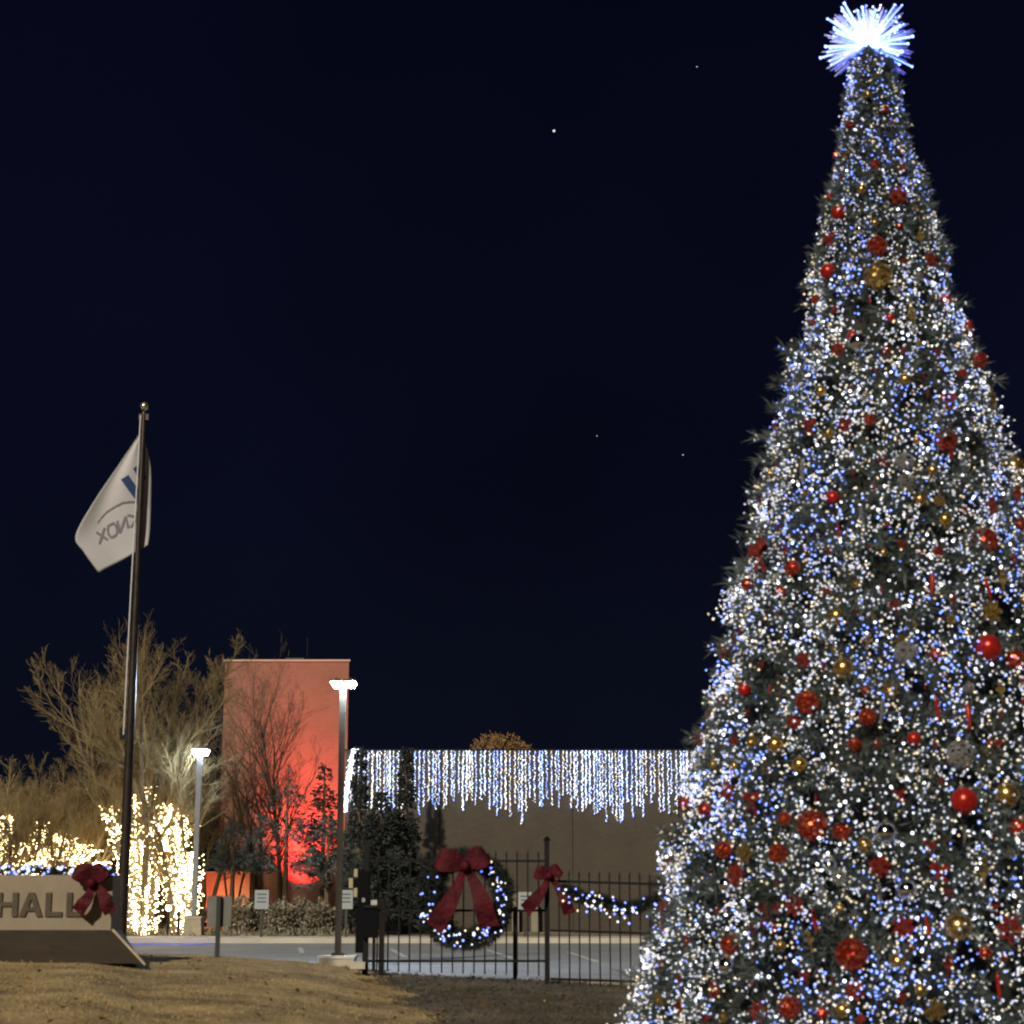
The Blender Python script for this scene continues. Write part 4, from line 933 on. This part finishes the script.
# ------------------------------------------------------------ evergreens
def conifer(name, label, px, Y, ytop, rpx, m, n=900, k=12, z0=.25, seed=1, droop=-.1, wid=.05, gappy=.35, spire=1.0, base=.1):
    x = at(px, 900, Y).x; zt_ = at(px, ytop, Y).z; Rb = pxw(rpx, Y); H = zt_ - z0; rr = np.random.default_rng(seed)
    t = thing(name, label, 'tree', (x, Y, z0))
    MB().tube([(x, Y, z0 - .1), (x, Y, z0 + H * .5), (x, Y, zt_ - .05)], [.13, .08, .02], 7).build('trunk', M['twig_dark'], t)
    f = rr.random(n) ** .75 * (1 - base); hgt = zt_ - (f * H); a = rr.random(n) * 2 * PI
    layer = np.sin(hgt * 5.2 + np.sin(a * 3) * 1.2); keep = layer > -1 + gappy * rr.random(n) * 2.2
    f, hgt, a = f[keep], hgt[keep], a[keep]; n = len(f)
    env = Rb * (f ** spire) * (1 + .22 * np.sin(a * 5 + hgt * 1.7)) + .05
    q = np.sqrt(rr.random(n)) * .85
    P = np.stack([x + np.cos(a) * env * q, Y + np.sin(a) * env * q, hgt], 1)
    D = np.stack([np.cos(a), np.sin(a), np.full(n, droop) + rr.normal(size=n) * .2], 1)
    V, F_ = sprays(P, D, k, np.clip(env * .5, .15, .6), wid, .5)
    mesh_np('crown', V, F_, m, t)
    return t
conifer('conifer', 'dark spire conifer left of three at the hall corner', 358, 63.5, 746, 15, M['conifer'], 1700, 14, seed=2, spire=.8)
conifer('conifer', 'dark broad conifer between the two spires at the hall', 380, 62.5, 792, 32, M['conifer'], 2100, 14, seed=3, spire=.7)
conifer('conifer', 'dark spire conifer right of three in front of the icicle lights', 405, 63.8, 747, 17, M['conifer'], 1800, 14, seed=4, spire=.85)
conifer('spruce', 'grey blue spruce with spreading limbs at the left foot of the tower', 232, 66, 822, 30, M['spruce'], 420, 12, seed=5, spire=.6, gappy=.8, base=.56)
conifer('spruce', 'grey blue spruce with spreading limbs in the middle of the tower foot', 285, 66.5, 768, 48, M['spruce'], 560, 12, seed=6, spire=.7, gappy=1.0, base=.36)
conifer('spruce', 'grey blue spruce partly behind the tall bronze lamp post', 327, 65.5, 812, 32, M['spruce'], 480, 12, seed=7, spire=.6, gappy=.9, base=.38)
conifer('conifer', 'slim dark conifer standing against the right side of the tower', 322, 68, 763, 20, M['conifer'], 700, 12, seed=8, spire=.6, gappy=.5, base=.4)
# clipped bushes
def bush(label, px, Y, wpx, ytop, seed):
    rr = np.random.default_rng(seed); x = at(px, 900, Y).x; rx = pxw(wpx, Y) / 2; z0 = .2; h = at(px, ytop, Y).z - z0
    t = thing('bush', label, 'bush', (x, Y, z0), 'leafy bushes below the tower'); n = 700
    D = unit(rr.normal(size=(n, 3))); D[:, 2] = np.abs(D[:, 2]); q = (.45 + .55 * rr.random(n))[:, None]
    P = np.array([x, Y, z0]) + D * np.array([rx, .8, h * .88]) * q
    V, F_ = sprays(P, D, 7, .18, .06, .9); mesh_np('leaves', V, F_, M['bushleaf'], t)
    mb = MB()
    for i in range(5): mb.tube([(x + .1 * i - .2, Y, z0 - .05), (x + (i - 2) * rx * .35, Y + .1, z0 + h * .6)], [.02, .01], 4)
    mb.build('stem', M['bark'], t)
M['bushleaf'] = mat('winter_leaves', (.09, .075, .05), .85, noise=((.33, .30, .22), 3.2, 6))
bl_ = [('first bush from the grey sign', 243, 893), ('second bush from the grey sign', 262, 897), ('bush just right of the white notice sign', 282, 898), ('bush below the middle of the red wall', 301, 896), ('bush left of the bronze lamp post', 320, 899), ('bush right behind the bronze lamp post', 338, 904)]
for i, (l_, p_, y_) in enumerate(bl_): bush(l_ + ', pale brown leaves, below the tower', p_, 63.5 + (i % 2) * .5, 26, y_, 50 + i)
# ground litter under the trees: low perennials
n = 5200; rr = np.random.default_rng(9); xx = rr.uniform(-24, -5.5, n); yy = rr.uniform(60.4, 66, n)
P = np.stack([xx, yy, np.full(n, .25)], 1); D = rr.normal(size=(n, 3)) * .6 + (0, 0, 1)
V, F_ = spikes(P, D, rr.uniform(.1, .35, n), .05)
tag(mesh_np('ground_cover', V, F_, M['bushleaf']), 'low dry ground cover between the kerb and the lit trees', 'ground cover', kind='stuff')
# distant ground-hugging dark hedge line behind hall left, hidden horizon
# ------------------------------------------------------------ gate and fence
GY = 28.0
gx0, gx1 = at(368, 900, GY).x, at(544.5, 900, GY).x
gz0 = gzf((gx0 + gx1) / 2, GY)
gate = thing('gate', 'black picket gate between the control post and the bow post', 'gate', ((gx0 + gx1) / 2, GY, gz0))
def zr(py, Y=GY): return at(512, py, Y).z
for py in (861, 910.5, 961): MB().box(gx0, GY - .018, zr(py) - .018, gx1, GY + .018, zr(py) + .018).build('rail', M['black'], gate)
def picket(x, zb_, zt_, par, Y=GY):
    mb = MB().box(x - .011, Y - .033, zb_, x + .011, Y - .0185, zt_)
    mb.add([(x - .02, Y - .04, zt_), (x + .02, Y - .04, zt_), (x + .02, Y - .012, zt_), (x - .02, Y - .012, zt_), (x, Y - .026, zt_ + .09)], [(3, 2, 1, 0), (0, 1, 4), (1, 2, 4), (2, 3, 4), (3, 0, 4)])
    mb.build('picket', M['black'], par)
i = 0; p_ = 378.0
while p_ < 542: 
    picket(at(p_, 900, GY).x, zr(971 + (p_ - 380) * .03), zr(856), gate); p_ += 10.7
def post(label, px, y0, y1, w_, Y=GY, name='fence_post'):
    x = at(px, 900, Y).x; hw = pxw(w_, Y) / 2; t = thing(name, label, 'post', (x, Y, gzf(x, Y)))
    MB().box(x - hw, Y - hw, at(px, y1, Y).z, x + hw, Y + hw, at(px, y0, Y).z).build('shaft', M['black'], t)
    MB().lathe([(hw * 1.3, 0), (hw * 1.3, .03), (hw * .4, .07)], 4, (x, Y, at(px, y0, Y).z)).build('cap', M['black'], t)
    return t
post('black gate post rising above the gate control box', 366, 840, 975, 5)
post('black post carrying the small crimson bow', 547, 841, 985, 5)
post('short steel post behind the gate right of the wreath', 515, 911, 979, 4, 29.0)
fx0, fx1 = at(550, 900, GY).x, at(1000, 900, GY).x
fence = thing('fence', 'black picket fence stepping down from the bow post to the tree', 'fence', (fx0, GY, gzf(fx0, GY)))
drop = lambda px: (px - 550) * .03
for py in (881, 930.5, 979):
    a_ = zr(py); b_ = zr(py + drop(1000)); mb = MB()
    mb.add([(fx0, GY - .018, a_ - .018), (fx1, GY - .018, b_ - .018), (fx1, GY + .018, b_ - .018), (fx0, GY + .018, a_ - .018), (fx0, GY - .018, a_ + .018), (fx1, GY - .018, b_ + .018), (fx1, GY + .018, b_ + .018), (fx0, GY + .018, a_ + .018)],
           [(3, 2, 1, 0), (4, 5, 6, 7), (0, 1, 5, 4), (1, 2, 6, 5), (2, 3, 7, 6), (3, 0, 4, 7)]); mb.build('rail', M['black'], fence)
p_ = 559.0
while p_ < 998: picket(at(p_, 900, GY).x, zr(988 + drop(p_)), zr(875 + drop(p_)), fence); p_ += 10.1
# gate operator
ox = at(361, 900, 27.6).x; OY = 27.6
gx_ = gzf(ox, OY)
go = thing('gate_operator', 'black gate control column with a box and yellowish reflectors', 'gate control', (ox, OY, gx_))
def pb(px0, px1, y0, y1, dY, dpt, m, name, par=go, Yb=OY):
    Y = Yb + dY; return MB().box(at(px0, 900, Y).x, Y, at(px0, y1, Y).z, at(px1, 900, Y).x, Y + dpt, at(px0, y0, Y).z).build(name, m, par)
pb(356, 367.5, 912, 953, 0, .25, M['black_rough'], 'column'); pb(358, 369, 871, 912, .02, .2, M['black_rough'], 'upper_column')
pb(363, 378, 908, 938, -.12, .2, M['black_rough'], 'control_box'); pb(364, 369, 938, 971, -.02, .06, M['black'], 'leg'); pb(373, 376, 938, 971, -.02, .06, M['black'], 'leg')
pb(352.5, 358, 879, 890, .03, .08, M['black_rough'], 'bracket')
for a_, b_, y0, y1 in ((353.5, 357, 869, 877), (348.5, 352.5, 878, 888), (353.5, 357, 888, 897)): pb(a_, b_, y0, y1, .02, .03, M['reflector'], 'reflector')
pb(362, 365, 898, 902, .0, .02, M['sign_white'], 'indicator')
pb(351, 366, 962, 969, -.1, .4, M['concrete'], 'base')
pb(364, 379, 905, 908, -.15, .26, M['black'], 'lid')
pd = thing('pedestal', 'grey steel pedestal with a small head beside the gate control box', 'pedestal', (at(382, 900, 28.5).x, 28.5, gzf(at(382, 900, 28.5).x, 28.5)))
pb(379.5, 384.5, 906, 972, 0, .12, M['pedestal'], 'column', pd, 28.5); pb(371, 387, 900, 906, -.02, .2, M['pedestal'], 'hood', pd, 28.5); pb(384.5, 389, 908, 921, .01, .1, M['pedestal'], 'keypad', pd, 28.5)

# ------------------------------------------------------------ wreath, bow and garland on the gate
wc = at(465, 899, GY - .12); Rw = pxw(38.5, GY)
wr = thing('wreath', 'big evergreen wreath with blue and white lights hung on the gate', 'wreath', tuple(wc))
n = 13000; a = RNG.random(n) * 2 * PI; D = unit(RNG.normal(size=(n, 3)))
C_ = np.stack([wc.x + Rw * np.cos(a), np.full(n, wc.y), wc.z + Rw * np.sin(a) * 1.02], 1)
thick = .25 + .03 * np.sin(a * 5)
V, F_ = spikes(C_ + D * (thick * .45)[:, None], D + RNG.normal(size=(n, 3)) * .4, RNG.uniform(.06, .13, n), .014)
mesh_np('ring', V, F_, M['needle_dark'], wr)
MB().tube([(wc.x + Rw * math.cos(t_ * PI / 18), wc.y + .02, wc.z + Rw * math.sin(t_ * PI / 18) * 1.02) for t_ in range(37)], .075, 8).build('ring_core', M['needle_dark'], wr)
nbw = 98; a = np.concatenate([RNG.uniform(PI * 1.1, PI * 1.95, 58), RNG.uniform(-PI * .1, PI * 1.15, 40)])
for i in range(nbw):
    th = a[i]; q = max(-.13, min(.13, RNG.normal() * .07)); p = np.array([[wc.x + (Rw + q) * math.cos(th), wc.y - .13 - .03 * RNG.random(), wc.z + (Rw + q) * math.sin(th) * 1.02]])
    bulbs('bulb', p, RNG.uniform(.014, .026), [M[GC[RNG.integers(5)]]], np.zeros(1, int), wr)
bY = GY - .34
def B(px, py, Y=bY): return at(px, py, Y)
wb = thing('wreath_bow', 'large crimson bow with long tails on top of the gate wreath', 'bow', tuple(B(465, 868)))
bow(wb, B(465, 866), M['bow'], [(B(437, 857), .36), (B(486, 853), .36)], [(B(436, 928), .28), (B(491, 925), .29)], 1, .085)
fb = thing('fence_bow', 'small crimson bow tied to the post between gate and fence', 'bow', tuple(at(549, 876, 27.85)))
bow(fb, at(549, 876, 27.85), M['bow'], [(at(535, 871, 27.85), .22), (at(560, 868, 27.85), .22)], [(at(527, 911, 27.85), .2), (at(571, 912, 27.85), .18)], 1, .06)
gp = [(562, 890), (570, 892), (580, 897), (592, 899), (605, 901), (615, 906), (626, 909), (638, 906), (650, 902), (665, 895), (685, 890)]
garland('fence_garland', 'evergreen garland with blue and white lights swagged along the fence', [tuple(at(a_, b_, 27.85)) for a_, b_ in gp], .12, 5200, 92, GC, .16, rbulb=.022)
fb2 = thing('fence_bow', 'red bow on the fence garland at the left edge of the big tree', 'bow', tuple(at(678, 890, 27.8)))
bow(fb2, at(678, 890, 27.8), M['bow'], [(at(664, 884, 27.8), .22), (at(690, 884, 27.8), .22)], [(at(668, 922, 27.8), .18), (at(692, 922, 27.8), .18)], 1, .06)

# ------------------------------------------------------------ stars
for i, (px, py, s, m, lab) in enumerate(((554, 131, 1.3, 'star', 'brightest star, white, high in the night sky left of the big tree'), (697, 67, .8, 'star2', 'faint blue star near the top of the sky'), (683, 455, .8, 'star2', 'faint blue star just left of the tree halfway up the sky'), (597, 436, .7, 'star2', 'faint blue star in the middle of the sky'))):
    p = Vector((0, 0, EYE)) + ray(px, py) * 3000; me = MB().sphere(tuple(p), s * 3000 / F, 8, 6)
    tag(me.build('star', M[m]), lab, 'star', 'stars in the night sky')
